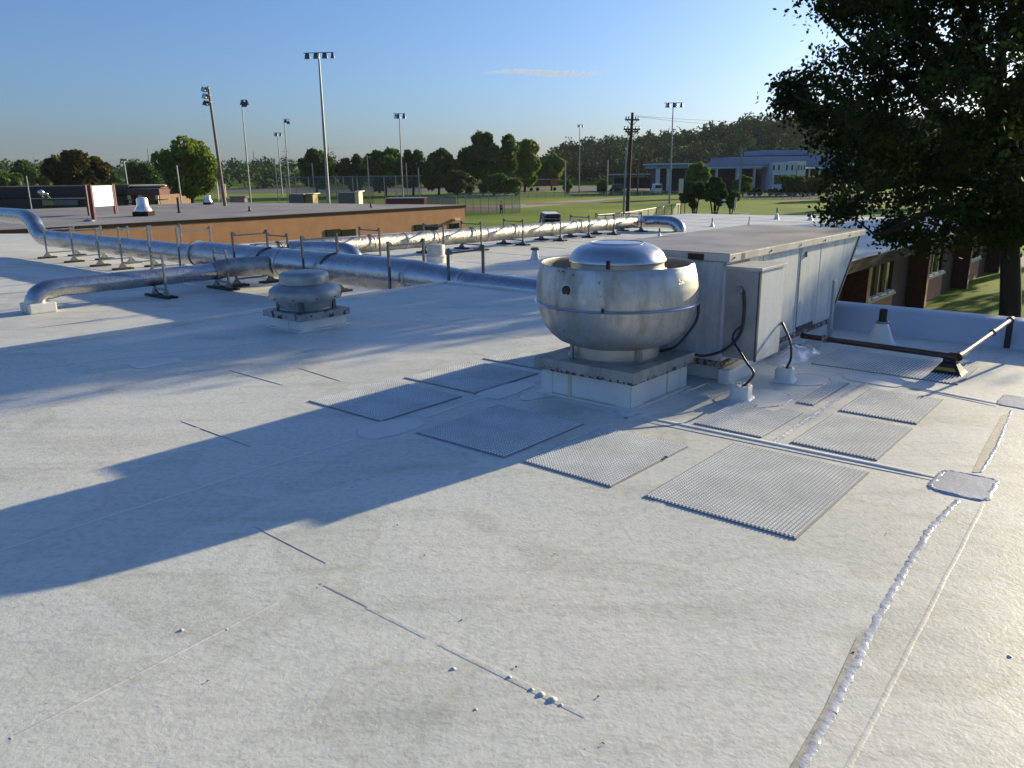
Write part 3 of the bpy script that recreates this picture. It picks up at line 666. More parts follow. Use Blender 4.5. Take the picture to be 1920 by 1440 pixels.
# denser rings so dents read
prof = []
for (a, b) in zip(band[:5], band[1:6]):
    for k in range(5): t = k/5; prof.append((a[0]*(1-t) + b[0]*t, a[1]*(1-t) + b[1]*t))
prof += band[5:]
mb = MB(); mb.lathe(prof, 192); mb.v = [dent(p) for p in mb.v]
mb.build('windband', M['fan'], T, smooth=60)
MB().lathe([(.598, .700), (.618, .700), (.624, .707), (.618, .715), (.598, .716), (.598, .700)], 96).build('seam_ring', M['fan_dome'], T, smooth=50)
MB().lathe([(.584, .80), (.50, .80), (.42, .86), (.375, .93), (.36, .955)], 64).build('inner_funnel', M['fan_in'], T, smooth=60)
MB().lathe([(.375, .935), (.352, .95), (.347, .957), (.347, 1.003)], 64).build('motor_band', mat('tan_motor_band', (.45, .41, .33), .45, .4, var=.2), T, smooth=50)
MB().lathe([(.350, 1.000), (.362, 1.004), (.362, 1.014), (.352, 1.03), (.338, 1.06), (.31, 1.09), (.27, 1.113), (.22, 1.128), (.17, 1.134), (.10, 1.137), (.001, 1.139)], 96).build('motor_dome', M['fan_dome'], T, smooth=60)
MB().lathe([(.19, 1.1335), (.195, 1.139), (.205, 1.1335)], 64).build('dome_bead', M['fan_dome'], T, smooth=60)
# fixed details placed on the camera-side surface
def on_fan(px, py, r):
    for yy in np.linspace(5.2, 6.1, 400):
        q = D(px, py, yy)
        if math.hypot(q.x - FC.x, q.y - FC.y) <= r: return q
    return q
q = on_fan(1063, 545, .593); n = Vector((q.x - FC.x, q.y - FC.y, 0)).normalized()
MB().tube([q - n*.03, q + n*.012], .036, 24).build('grommet', M['rubber'], T, world=True)
MB().tube([q - n*.01, q + n*.016], .020, 20).build('grommet_core', mat('maroon_conduit_end', (.06, .02, .02), .5), T, world=True)
for px, py, r_ in [(1048, 508, .006), (1056, 509, .007), (1074, 516, .005), (1124, 532, .005), (1122, 530, .004), (1051, 539, .005), (1250, 569, .006), (1213, 614, .006), (1057, 621, .005), (1125, 528, .004)]:
    q = on_fan(px, py, .592 if py < 565 else .56); n = Vector((q.x - FC.x, q.y - FC.y, 0)).normalized()
    MB().tube([q - n*.004, q + n*.004], r_*.8, 8).build('screw', M['rubber'], T, world=True)
q = on_fan(1140, 497, .372); n = Vector((q.x-FC.x, q.y-FC.y, 0)).normalized(); t = Vector((-n.y, n.x, 0))
mb = MB(); mb.tube([q - Vector((0, 0, .03)) + n*.004, q + Vector((0, 0, .03)) + n*.004], .013, 8); mb.build('latch', M['rubber'], T, world=True)
q = on_fan(1130, 580, .618); n = Vector((q.x-FC.x, q.y-FC.y, 0)).normalized()
MB().tube([q, q + n*.008 - Vector((0, 0, .02))], .010, 8).build('clip', M['rubber'], T, world=True)
q = on_fan(1130, 592, .60); n = Vector((q.x-FC.x, q.y-FC.y, 0)).normalized()
MB().tube([q - n*.01, q + n*.006], .014, 12).build('bolt_boss', M['fan'], T, world=True)

# ------------------------------------------------------------------ small downblast fan at left
c2 = W(5.27, -7.52, 0)
T = thing('exhaust_fan', 'small grey two tier mushroom fan with chipped black cap, left', 'roof fan', c2, LZ)
h2 = .305
MB().bx(-h2-.03, -h2-.03, 0, h2+.03, h2+.03, .012).build('curb_flange', M['membrane'], T, bevel=.004)
MB().bx(-h2, -h2, .012, h2, h2, .125).build('curb', M['membrane'], T, bevel=.012)
MB().bx(-h2-.006, -.09, .01, -h2-.001, h2*.4, .12).build('membrane_lap', M['membrane'], T)
MB().bx(-h2-.006, -h2-.006, .004, -h2*.55, -h2-.001, .12).build('membrane_lap', M['membrane'], T)
MB().bx(-h2-.035, -h2-.035, .122, h2+.035, h2+.035, .195).build('curb_cap', M['cap2'], T, bevel=.004)
MB().lathe([(.285, .196), (.29, .21), (.285, .22), (.31, .33)], 64).build('neck', M['oldfan'], T)
for k in range(4):
    a = R(45 + 90*k); x, y = .30*math.cos(a), .30*math.sin(a)
    MB().bx(x-.02, y-.02, .196, x+.02, y+.02, .33).build('bracket', M['strut_dark'], T)
MB().lathe([(.36, .322), (.388, .318), (.392, .33), (.392, .40), (.38, .425), (.34, .455), (.29, .475), (.245, .485)], 80).build('skirt', M['oldfan'], T, smooth=50)
MB().lathe([(.255, .478), (.268, .482), (.270, .555), (.262, .585), (.235, .602), (.15, .612), (.001, .616)], 64).build('motor_cap', M['oldfan'], T, smooth=50)
for k in range(10):
    a = 2*math.pi*k/10; x, y = math.cos(a), math.sin(a)
    MB().tube([(x*.385, y*.385, .345), (x*.400, y*.400, .345)], .008, 6).build('screw', M['rubber'], T)

# ------------------------------------------------------------------ rooftop air handling unit
T = thing('rooftop_unit', 'long pale grey rooftop air unit with slanted hood end', 'rooftop unit', W(5.8, -2.76, 0), LZ)
Wd, Ln = 1.26, 2.40          # across, along to the hood
MB().bx(.05, .04, 0, 2.5, Wd-.04, .14).build('curb', M['membrane'], T, bevel=.01)
MB().bx(.0, -.0, .12, Ln, Wd, .165).build('base_rail', M['rust'], T, bevel=.003)
def slab_x(name, x0, x1, y0, y1, z0, z1, m, bev=.003): return MB().bx(x0, y0, z0, x1, y1, z1).build(name, m, T, bevel=bev)
MB().bx(.02, .02, .165, Ln - .02, Wd - .02, .96).build('casing', M['hvac'], T)
# side panels proud of the casing with recessed joints
for (a, b) in [(.0, .62), (.63, 1.47), (1.48, 2.02), (2.03, Ln)]:
    slab_x('side_panel', a + .004, b - .004, .004, .0185, .17, .955, M['hvac'])
slab_x('end_panel', .004, .0185, .02, .60, .17, .955, M['hvac'])
slab_x('end_panel', .004, .0185, .61, Wd - .02, .17, .955, M['hvac'])
# hood: slanted end
MB().extrude([(Ln, .165), (Ln + .02, .165), (Ln + .72, .955), (Ln, .955)], Vector((0, .006, 0)), Vector((0, Wd - .006, 0)), Vector((1, 0, 0))).build('intake_hood', M['hvac'], T, bevel=.003)
MB().extrude([(Ln + .025, .16), (Ln + .05, .155), (Ln + .76, .955), (Ln + .73, .958)], Vector((0, -.004, 0)), Vector((0, Wd + .004, 0)), Vector((1, 0, 0))).build('hood_edge', M['strut_dark'], T)
# top: pan with turned down flange
MB().bx(-.03, -.035, .962, Ln + .80, Wd + .035, 1.022).build('top_flange', M['hvac_flange'], T, bevel=.004)
MB().bx(-.022, -.027, 1.0225, Ln + .79, Wd + .027, 1.027).build('top_sheet', M['hvac_top'], T)
MB().bx(.18, -.036, .968, .24, -.0352, 1.012).build('rust_spot', M['pipe'], T)
MB().bx(-.0315, .18, .966, -.0305, .32, 1.014).build('rust_patch', mat('brown_rust_patch', (.07, .03, .02), .8), T)
for x in (.05, .75, 1.4, 2.0, 2.7): MB().tube([(x, -.034, .99), (x, -.043, .99)], .008, 8).build('screw', M['rust'], T)
for x in (.68, 1.52): MB().bx(x, -.002, .2, x + .012, .003, .95).build('joint_cover', M['strut'], T)
MB().bx(1.63, -.012, .86, 1.645, .003, .91).build('handle', M['strut_dark'], T)
MB().bx(1.55, -.004, .17, 1.95, .003, .215).build('rust_spot', M['pipe'], T)
MB().bx(.86, -.004, .172, 1.02, .003, .20).build('rust_spot', M['pipe'], T)
# control box on the corner, standing proud to the right
B = (-.05, -.30, .22, .40, .0, .915)
MB().bx(B[0], B[1], B[2], B[3], B[4], B[5]).build('control_box', M['hvac'], T, bevel=.003)
MB().bx(B[0] - .015, B[1] - .015, B[5], B[3] + .015, B[4] + .01, B[5] + .022).build('control_box_lid', M['hvac_flange'], T, bevel=.003)
MB().bx(B[0] - .006, B[1] + .012, B[2] + .01, B[0] - .001, B[4] - .03, B[5] - .01).build('control_box_door', mat('dull_box_door', (.34, .34, .33), .45, .2, var=.25, vs=5), T)
MB().bx(B[0] - .008, B[1] - .003, B[2], B[0] + .02, B[1] + .01, B[5]).build('corner_trim', M['strut_dark'], T)
MB().tube([(B[0] - .006, -.15, .76), (B[0] - .03, -.15, .76)], .03, 16).build('knockout', M['strut'], T)
MB().bx(-.004, .46, .80, .002, .60, .84).build('label_remains', mat('torn_sticker', (.30, .20, .15), .8, var=.5, vs=30), T)
MB().bx(-.06, -.10, .0, .35, -.005, .12).build('membrane_wrap', M['membrane'], T, bevel=.015)

# ------------------------------------------------------------------ cables
AP = W(5.73, 0, 0)
def cable(label, pts, r=.011, m='cable'):
    o = MB().tube(curve(pts, 8), r, 10).build('cable', M[m], smooth=60); return tag(o, label, 'cable')
cable('black conduit curving under the fan bowl into its curb cap', [PL(1310, 566, W(5.45, 0, 0), U), PL(1306, 600, W(5.42, 0, 0), U), PL(1284, 632, W(5.34, 0, 0), U), PL(1262, 652, W(5.28, 0, 0), U), W(5.25, -3.1, .29)])
cable('black conduit sweeping from fan curb up to the control box', [W(5.53, -3.05, .265), PL(1292, 662, W(5.6, 0, 0), U), PL(1319, 667, W(5.66, 0, 0), U), PL(1352, 659, W(5.70, 0, 0), U), PL(1377, 641, AP, U), PL(1391, 616, AP, U), PL(1395, 580, AP, U), PL(1394, 546, AP, U)])
cable('thin black cable looping down to the nearer white sealant box', [PL(1391, 612, W(5.71, 0, 0), U), PL(1378, 622, W(5.68, 0, 0), U), PL(1374, 638, W(5.64, 0, 0), U), PL(1385, 655, W(5.58, 0, 0), U), PL(1400, 680, W(5.50, 0, 0), U), PL(1413, 702, W(5.45, 0, 0), U), W(5.44, -2.42, .08)], .009)
cable('short black conduit bending from unit side into farther sealant box', [W(6.25, -2.47, .44), PL(1467, 606, W(6.2, 0, 0), U), PL(1477, 628, W(6.18, 0, 0), U), PL(1483, 648, W(6.16, 0, 0), U), PL(1482, 675, W(6.15, 0, 0), U), W(6.15, -2.38, .08)], .010)

# sealant boxes (pitch pockets): lumpy white
def pocket(label, c, s, seed):
    T = thing('sealant_box', label, 'sealant box', c, LZ + R(4*seed))
    mb = MB(); rr = random.Random(seed); n = 20; vs = []
    for k, (f, z) in enumerate([(1.35, .002), (1.12, .014), (1.0, .03), (1.0, .095), (.92, .11), (.6, .112), (.001, .108)]):
        for i in range(n):
            a = 2*math.pi*i/n; sq = 1/max(abs(math.cos(a)), abs(math.sin(a)))**.75
            j = 1 + rr.uniform(-.05, .05)*(1 + (k == 0)*2); vs.append((s*f*sq*math.cos(a)*j, s*f*.8*sq*math.sin(a)*j, z*(1 + rr.uniform(-.08, .08))))
    fs = [(r_*n + i, r_*n + (i+1) % n, (r_+1)*n + (i+1) % n, (r_+1)*n + i) for r_ in range(6) for i in range(n)]
    mb.add(vs, fs).build('body', M['membrane'], T, smooth=55)
    q = [Vector((s*1.1*math.cos(a), s*.9*math.sin(a), 0)) for a in np.linspace(-1.2, .6, 8)]
    q = [XF[T.name] @ p for p in q]; bead('sealant_bead', q, .035, .02, M['bead'], seed + 30, parent=T)
    return T
pocket('nearer lumpy white sealant box with a thin cable entering', W(5.45, -2.42), .085, 1)
pocket('farther lumpy white sealant box with bent conduit entering', W(6.17, -2.38), .085, 2)
# sprayed flashing heap beside the unit
mb = MB(); rr = random.Random(8); n = 26; vs = []
for k, (f, z) in enumerate([(1.25, .002), (1., .02), (.8, .05), (.55, .055), (.3, .08), (.001, .085)]):
    for i in range(n):
        a = 2*math.pi*i/n; j = 1 + rr.uniform(-.12, .12); vs.append((.42*f*math.cos(a)*j, .14*f*math.sin(a)*j, z*(1 + rr.uniform(-.3, .3))))
mb.add(vs, [(r_*n + i, r_*n + (i+1) % n, (r_+1)*n + (i+1) % n, (r_+1)*n + i) for r_ in range(5) for i in range(n)])
T = thing('flashing_heap', 'wrinkled glossy sealant mound along the air unit curb', 'sealant mound', W(7.1, -2.66), LZ)
mb.build('mound', M['bead'], T, smooth=70)

# strut post, vent pipe, gas pipe
T = thing('strut_post', 'flat grey steel post standing against end of air unit', 'post', W(7.98, -2.66), LZ)
MB().bx(-.03, -.012, .004, .03, .012, .60).build('post', mat('grey_post_paint', (.30, .34, .38), .5, var=.15), T, bevel=.003)
MB().lathe([(.075, .001), (.06, .012), (.02, .02)], 14).build('foot', M['rust'], T)
T = thing('vent_pipe', 'short black vent pipe in a white conical boot', 'vent pipe', W(8.12, -2.22), LZ)
MB().lathe([(.15, .001), (.145, .01), (.12, .03), (.065, .17), (.05, .20)], 32).build('boot', M['membrane'], T, smooth=50)
MB().lathe([(.052, .196), (.060, .20), (.060, .215), (.052, .22)], 24).build('clamp', M['strut'], T)
MB().lathe([(.036, .15), (.036, .335), (.030, .335), (.030, .28), (.001, .28)], 24).build('pipe', M['rubber'], T, smooth=50)
ga, gb = W(7.44, -2.74, .12), W(7.20, -1.36, .15); ge = PL(1895, 600, W(8.62, 0, 0), U)
T = thing('gas_pipe', 'dark painted gas pipe with elbow crossing roof to the parapet', 'pipe', gb, LZ)
MB().tube([ga, gb], .025, 12).build('pipe_run', M['pipe'], T, world=True)
MB().tube([gb + (ge-gb)*.03, ge], .023, 12).build('pipe_run', M['pipe_sil'], T, world=True, label='pinkish brown pipe run')
MB().tube([ge, Vector((ge.x, ge.y, 0.004)) - U*.0], .027, 12).build('riser', M['pipe'], T, world=True)
for q, d in ((gb, (ga-gb).normalized()), (gb, (ge-gb).normalized())):
    MB().tube([q, q + d*.065], .036, 12).build('elbow', M['pipe'], T, world=True)
MB().tube([ga*.84 + gb*.16, ga*.81 + gb*.19], .034, 12).build('coupling', M['rust'], T, world=True)
MB().tube([gb + (ge-gb)*.62, gb + (ge-gb)*.65], .031, 12).build('coupling', M['pipe'], T, world=True)
MB().tube([ge - (ge-gb).normalized()*.02, ge + (ge-gb).normalized()*.03], .033, 12).build('elbow', M['pipe'], T, world=True)
sp = W(7.24, -1.42, 0)
T = thing('pipe_support', 'black rubber pipe support block with yellow face', 'pipe support', sp, LZ)
fr = [(-.115, -.125, .001), (.115, -.125, .001), (.115, .125, .001), (-.115, .125, .001), (-.09, -.10, .028), (.09, -.10, .028), (.09, .10, .028), (-.09, .10, .028), (-.05, -.055, .095), (.05, -.055, .095), (.05, .055, .095), (-.05, .055, .095)]
MB().add(fr, [(3, 2, 1, 0), (0, 1, 5, 4), (1, 2, 6, 5), (2, 3, 7, 6), (3, 0, 4, 7), (4, 5, 9, 8), (5, 6, 10, 9), (6, 7, 11, 10), (7, 4, 8, 11), (8, 9, 10, 11)]).build('block', M['rubber'], T, bevel=.004)
MB().bx(-.035, -.05, .096, .035, .05, .135).build('saddle', M['rubber'], T, bevel=.004)
MB().add([(-.089, -.075, .033), (-.089, .085, .033), (-.074, .075, .058), (-.074, -.05, .058)], [(0, 1, 2, 3)]).build('reflector', M['yellow'], T, smooth=0).location = (-.004, 0, .002)
for o_ in T.children: pass
T = thing('rail_post', 'perforated grey steel rail leaning over the parapet at right edge', 'rail', W(8.5, -1.02, 0), LZ)
la, lb_ = W(8.50, -1.02, .0), W(8.66, -1.02, .62)
MB().tube([la, lb_], .018, 6).build('rail', M['strut_dark'], T, world=True)
for k in range(14):
    q = la + (lb_ - la)*(.05 + .068*k); MB().tube([q - U*.021, q - U*.017], .007, 6).build('slot', M['rubber'], T, world=True)

# ------------------------------------------------------------------ lower roof and its building
poly = [W(-14, 80), W(-14, 60)]
B1 = P(870, 428, LOW); B2 = P(1272, 402, LOW)
E1 = W(49.2, -7.62); E0 = W(8.0, -7.62)
poly = [W(-12, -8.8), W(8.7, -8.8), W(8.7, -7.62), E1, B2 + U*1.0, B2, B1, W(14, -29.4), W(12.4, -30.2), P(62, 438, LOW), P(-500, 440, LOW), W(-12, -45)]
T = thing('lower_building', 'long low brick building with white roof and deep fins', 'building', W(28, -7.6, GND), LZ)
mb = MB().prism([(p.x, p.y) for p in poly], LOW - .28, LOW)
mb.build('roof', M['roof_low'], T, world=True, smooth=0)
# seams over the lower roof
seams = MB()
for k in range(16):
    u = 10 + 2.6*k; seams.add([tuple(W(u, -8.9 - 0, LOW + .001)), tuple(W(u, -26, LOW + .001)), tuple(W(u, -26, LOW + .007)), tuple(W(u, -8.9, LOW + .007)),
                               tuple(W(u + .07, -8.9, LOW + .001)), tuple(W(u + .07, -26, LOW + .001)), tuple(W(u + .07, -26, LOW + .007)), tuple(W(u + .07, -8.9, LOW + .007))],
                              [(0, 1, 2, 3), (4, 7, 6, 5), (3, 2, 6, 7)])
seams.build('roof_seams', M['membrane'], T, world=True, smooth=0, kind='stuff')
for px, v0 in ((0, -17.), (1, -12.5), (2, -21.5)):
    a = W(9.5, v0, LOW); b = W(48, v0, LOW); strip('roof_seam', a, b, .08, .006, M['membrane'], .0, parent=T, z=LOW)
# fascia and eaves along the fins
MB().extrude([(-.05, LOW - .30), (.10, LOW - .30), (.10, LOW + .03), (.02, LOW + .05), (-.05, LOW + .03)], W(8.8, -7.68), W(49.3, -7.68), V).build('fascia', M['fascia'], T, world=True)
MB().extrude([(.0, LOW + .052), (.03, LOW + .042), (.03, LOW + .05), (.0, LOW + .06)], W(8.8, -7.66), W(49.3, -7.66), V).build('drip_edge', M['cream'], T, world=True)
def lbx(name, u0, u1, v0, v1, z0, z1, m, parent=T, **k):
    q = [W(u0, v0), W(u1, v0), W(u1, v1), W(u0, v1)]
    return MB().prism([(p.x, p.y) for p in q], z0, z1).build(name, m, parent, world=True, smooth=0, **k)
lbx('wall', 8.8, 49, -27, -8.52, GND, LOW - .29, M['brick_shaded'])
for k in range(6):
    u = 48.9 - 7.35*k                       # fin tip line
    lbx('fin', u - .26, u, -8.51, -7.84, GND, LOW - .29, M['brick_shaded'])
    lbx('fin_lit_edge', u - .25, u - .01, -7.838, -7.826, GND, LOW - .3, M['brick_lit'])  # sunlit fin tip, laid on in the lighter brick tone
    if k == 0: continue
    a, b = u + .01, u + 6.92
    mid = u + 4.5
    # spandrel under the window, brick by brick for the two nearest visible bays
    sp = lbx('spandrel', a, mid, -8.51, -8.33, GND, GND + .95, M['mortar'])
    bw, bh = .40, .135
    if k in (2, 3, 1):
        me = None
        for r_ in range(7):
            for c_ in range(int((mid - a)/bw)):
                u0 = a + .01 + c_*bw + (r_ % 2)*bw*.5
                if u0 + bw > mid: continue
                if me is None:
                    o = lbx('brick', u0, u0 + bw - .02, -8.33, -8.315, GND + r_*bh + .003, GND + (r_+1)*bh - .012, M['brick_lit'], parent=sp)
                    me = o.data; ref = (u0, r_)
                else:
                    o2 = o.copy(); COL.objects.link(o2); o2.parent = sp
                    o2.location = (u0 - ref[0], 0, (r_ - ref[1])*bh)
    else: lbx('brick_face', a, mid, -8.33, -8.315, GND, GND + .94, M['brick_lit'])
    lbx('pier', mid, b - .5, -8.51, -8.40, GND, LOW - .29, M['brick_shaded'])
    sl = lbx('sill', a, mid, -8.51, -8.22, GND + .951, GND + 1.03, M['sill'])
    nW = 5; ww = (mid - a)/nW
    for j in range(nW):
        fr = lbx('window', a + j*ww + .02, a + (j+1)*ww - .02, -8.515, -8.47, GND + 1.04, LOW - .36, M['glass'])
        lbx('frame', a + j*ww - .05, a + j*ww + .05, -8.49, -8.36, GND + 1.035, LOW - .34, M['frame_wood'], parent=fr)
        lbx('sill_block', a + j*ww + .12, a + (j+1)*ww - .12, -8.44, -8.26, GND + 1.032, GND + 1.10, M['white'], parent=fr)

# small boots, cones on the lower roof
def cone(label, px, py, r, h, pipe=.0):
    T = thing('vent_cone', label, 'vent cone', P(px, py, LOW), 0, 'small vent cones on the lower roof')
    MB().lathe([(r, .001), (r*.75, h*.12), (r*.35, h*.5), (r*.28, h*.55)], 20).build('boot', M['membrane'], T, smooth=50)
    MB().lathe([(r*.26, h*.5), (r*.26, h), (.001, h)], 12).build('pipe', M['strut_dark'], T)
cone('vent cone at right end of the long silver duct', 1236, 448, .13, .42)
cone('vent cone on white roof above the dome of the big fan', 1335, 425, .12, .40)
cone('tall vent cone near the lawn edge, left of the pair', 1456, 411, .16, .62)
cone('vent cone nearest the overhanging tree branch', 1519, 413, .16, .5)
cone('thin vent cone just behind the air unit top', 1404, 424, .09, .45)
T = thing('vent_boot', 'white boot with rusty collar between duct and big fan', 'vent', P(1003, 487, LOW), 0)
MB().lathe([(.17, .001), (.13, .06), (.09, .26), (.08, .30)], 24).build('boot', M['membrane'], T, smooth=50)
MB().lathe([(.13, .30), (.14, .33), (.12, .36), (.10, .38), (.001, .38)], 20).build('collar', M['rust'], T)
T = thing('roof_vent', 'pale cylindrical roof vent on stepped base behind big duct', 'roof vent', P(818, 492, LOW) , 0)
MB().lathe([(.30, .0), (.30, .16), (.33, .17), (.33, .20), (.27, .24)], 40).build('base', M['membrane'], T, smooth=40)
MB().lathe([(.27, .24), (.27, .50), (.265, .53), (.20, .55), (.001, .555)], 40).build('hood', mat('pale_vent_paint', (.55, .57, .54), .5, .2), T, smooth=40)

# ------------------------------------------------------------------ ducts
def duct(name, label, pts, rads, m, seg=28, n=1, bands=(), parts=()):
    T = thing(name, label, 'duct', Vector(pts[0]), LZ)
    MB().tube(pts, rads, seg).build('duct_run', m, T, world=True, smooth=60)
    return T
def straight(a, b, n): return [a + (b-a)*(k/n) for k in range(n + 1)]
def wob(pts, rads, seed, amp=.012):
    rr = random.Random(seed); return [r_*(1 + rr.uniform(-amp, amp)*2) for r_ in rads]
# big duct
A0, A1, A2, A3, A4 = W(11, -30.2, -.42), W(11, -20.6, -.42), W(11, -20.1, -.39), W(11, -11.9, -.37), W(11, -10.6, -.40)
pts = straight(A0, A1, 30) + straight(A2, A3, 26) + [A4] ; rads = [.275]*31 + [.345]*27 + [.26]
pts += straight(W(11, -10.3, -.41), W(11, -5.5, -.46), 14); rads += [.25]*15
T = thing('big_duct', 'thick foil wrapped duct running behind the roof edge, shaded blue', 'duct', W(11, -20, LOW), LZ)
MB().tube(pts, wob(pts, rads, 1), 32).build('duct_run', M['foil'], T, world=True, smooth=60)
rise = curve([W(11, -30.1, -.42), W(11, -30.9, -.40), W(11, -31.35, -.18), W(11, -31.6, .08), W(11, -32.1, .24), W(11, -33., .27), W(11, -36, .27), W(11, -40, .27)], 7)
MB().tube(rise, .27, 32).build('elbow', M['foil'], T, world=True, smooth=60)
for v in (-28.2, -26.1, -23.2, -20.35, -16.4, -13.3, -10.55, -11.95, -30.15):
    r_ = .28 if v < -20.4 else .352
    if v > -10.6: r_ = .262
    MB().tube([W(11, v - .04, -.42 if v < -20.4 else -.38), W(11, v + .04, -.42 if v < -20.4 else -.38)], r_, 32).build('tape_band', M['tape'], T, world=True, smooth=60)
for v in (-17.1, -14.6): 
    q = curve([W(10.66, v, -.25), W(10.75, v + .1, -.10), W(10.95, v + .25, -.02)], 5); MB().tube(q, .018, 6).build('strap', M['strut_dark'], T, world=True)
# small duct with elbow and boot
T = thing('small_duct', 'thinner foil duct ending in elbow down into white box, left', 'duct', W(6, -17.7, LOW), LZ)
pts = curve([W(5.95, -17.7, LOW + .02), W(5.96, -17.7, -.80), W(6.08, -17.7, -.62), W(6.4, -17.7, -.55), W(6.9, -17.7, -.545)], 6) + straight(W(7.2, -17.7, -.545), W(10.0, -17.7, -.56), 14)[1:]
MB().tube(pts, wob(pts, [.19]*len(pts), 4, .02), 26).build('duct_run', M['foil'], T, world=True, smooth=60)
MB().tube(curve([W(9.9, -17.7, -.56), W(10.2, -17.6, -.5), W(10.5, -17.1, -.45), W(10.8, -16.6, -.42)], 6), .22, 22).build('elbow', M['foil_crinkle'], T, world=True, smooth=60)
MB().bx(-.25, -.25, .001, .27, .27, .2).build('flashing_box', M['membrane'], T, bevel=.03)
for y in (-.12, .08): MB().bx(-.256, y, .002, -.251, y + .05, .16).build('seam_line', M['yellowed'], T)
# long sunlit duct
zd = lambda u: -.42 - .0085*(u - 10)
pts = straight(W(12.2, -19.7, zd(12.2)), W(31.8, -19.7, zd(31.8)), 60)
T = thing('long_duct', 'long crinkled silver duct in sunlight reaching to the far roof', 'duct', W(20, -19.7, LOW), LZ)
MB().tube(pts, wob(pts, [.26]*61, 5, .015), 30).build('duct_run', M['foil_crinkle'], T, world=True, smooth=60)
ez = zd(32)
MB().tube(curve([W(31.7, -19.7, ez), W(32.2, -19.55, ez), W(32.45, -19.1, ez), W(32.45, -18.6, ez), W(32.45, -18.15, ez - .03), W(32.45, -17.85, ez - .2), W(32.45, -17.8, LOW)], 7), .27, 28).build('elbow', M['foil'], T, world=True, smooth=60)
for u in (14.5, 17.7, 21.6, 24.5, 27, 29.9): MB().tube([W(u, -19.7, zd(u)), W(u + .07, -19.7, zd(u))], .268, 30).build('tape_band', M['tape'], T, world=True, smooth=60)
T = thing('branch_duct', 'short silver branch duct arching down to roof behind big duct', 'duct', W(13.6, -17.2, LOW), LZ)
MB().tube(curve([W(13.3, -19.4, -.42), W(13.4, -18.4, -.38), W(13.45, -17.6, -.36), W(13.5, -17.15, -.42), W(13.5, -16.95, -.62), W(13.5, -16.9, LOW)], 7), .25, 28).build('elbow', M['foil'], T, world=True, smooth=60)

# ------------------------------------------------------------------ duct supports (H frames)
def hframe(label, loc, rz, wd, ztop, group, m, strap=None, zbar=-.07, drop=.10):
    """local x across the duct; origin on the roof"""
    T = thing('duct_support', label, 'duct support', loc, rz, group); h = ztop - LOW; s = .022
    for sx in (0, wd):
        MB().bx(sx - s, -s, .05, sx + s, s, h).build('post', m, T, bevel=.003)
        f = MB(); f.extrude([(-.13, .05), (.13, .05), (.035, .17), (-.035, .17)], Vector((sx, -.028, 0)), Vector((sx, .028, 0)), Vector((1, 0, 0))); f.build('foot', m, T)
        f = MB(); f.bx(sx - .27, -.13, .002, sx + .27, -.04, .05); f.bx(sx - .27, .04, .002, sx + .27, .13, .05); f.build('base_pad', M['rubber'], T, bevel=.006)
    MB().bx(s + .001, -.018, h + zbar - .035, wd - s - .001, .018, h + zbar).build('crossbar', m, T, bevel=.002)
    MB().bx(s + .001, -.018, .16, wd - s - .001, .018, .20).build('cradle_bar', m, T, bevel=.002)
    for sx, d in ((s, 1), (wd - s, -1)): MB().add([(sx, -.01, h + zbar), (sx + .08*d, -.01, h + zbar), (sx, -.01, h + zbar + .08), (sx, .01, h + zbar), (sx + .08*d, .01, h + zbar), (sx, .01, h + zbar + .08)], [(0, 1, 2), (3, 5, 4), (0, 2, 5, 3), (1, 4, 5, 2), (0, 3, 4, 1)]).build('gusset', m, T, smooth=0)
    if strap:
        r_, cz = strap; q = [(wd/2 + r_*math.cos(a), 0, cz - LOW + r_*math.sin(a)) for a in np.linspace(-.5, math.pi + .5, 22)]
        MB().tube(q, .014, 6).build('strap', m, T, smooth=60)
    return T
vs_ = [-29.45, -27.3, -25.4, -23.9, -22.1, -20.5, -17.8, -15.0, -12.15, -10.5]
lab = ['at the riser elbow end of the big duct', 'second from the riser along the big duct', 'third from the riser along the big duct', 'fourth from the riser along the big duct', 'fifth from the riser, just left of the small duct frame', 'where the big duct thickens', 'left of the small mushroom fan behind the small duct', 'directly behind the small mushroom fan', 'between small mushroom fan and roof corner', 'at the roof corner next to the duct reducer']
tops = [.02, .10, .15, .22, .32, .31, .32, .34, .35, .30]
for i, v in enumerate(vs_):
    hframe('steel duct frame ' + lab[i], W(10.52, v, LOW), LZ, .95, tops[i], 'steel frames holding the big duct', M['strut_dark'] if i > 5 else M['strut'])
hframe('low steel frame holding the thin duct, black pads, nearer one', W(8.55, -17.95, LOW), LZ + R(180 - 90), .52, -.06, 'low frames under the thin duct', M['strut'], zbar=-.05).rotation_euler = (0, 0, LZ - math.pi/2)
hframe('low steel frame holding the thin duct beside its elbow, farther one', W(10.1, -18.0, LOW), LZ - math.pi/2, .55, -.06, 'low frames under the thin duct', M['strut'])
sil = [(13.0, 'behind the branch duct, leftmost of the sunlit duct'), (16.3, 'second from left on the sunlit silver duct'), (19.05, 'third from left on the sunlit silver duct'), (20.9, 'fourth from left on the sunlit silver duct'), (23.2, 'fifth from left, below the parked car'), (25.5, 'sixth from left on the sunlit silver duct'), (27.45, 'seventh from left on the sunlit silver duct'), (29.3, 'eighth from left, before the utility pole'), (31.5, 'last one by the elbow of the sunlit duct')]
for u, lb in sil:
    hframe('slim steel frame ' + lb, W(u, -20.15, LOW), LZ - math.pi/2, .95, .04 - .012*(u - 16), 'steel frames holding the long silver duct', M['strut_dark'], strap=(.275, zd(u)))

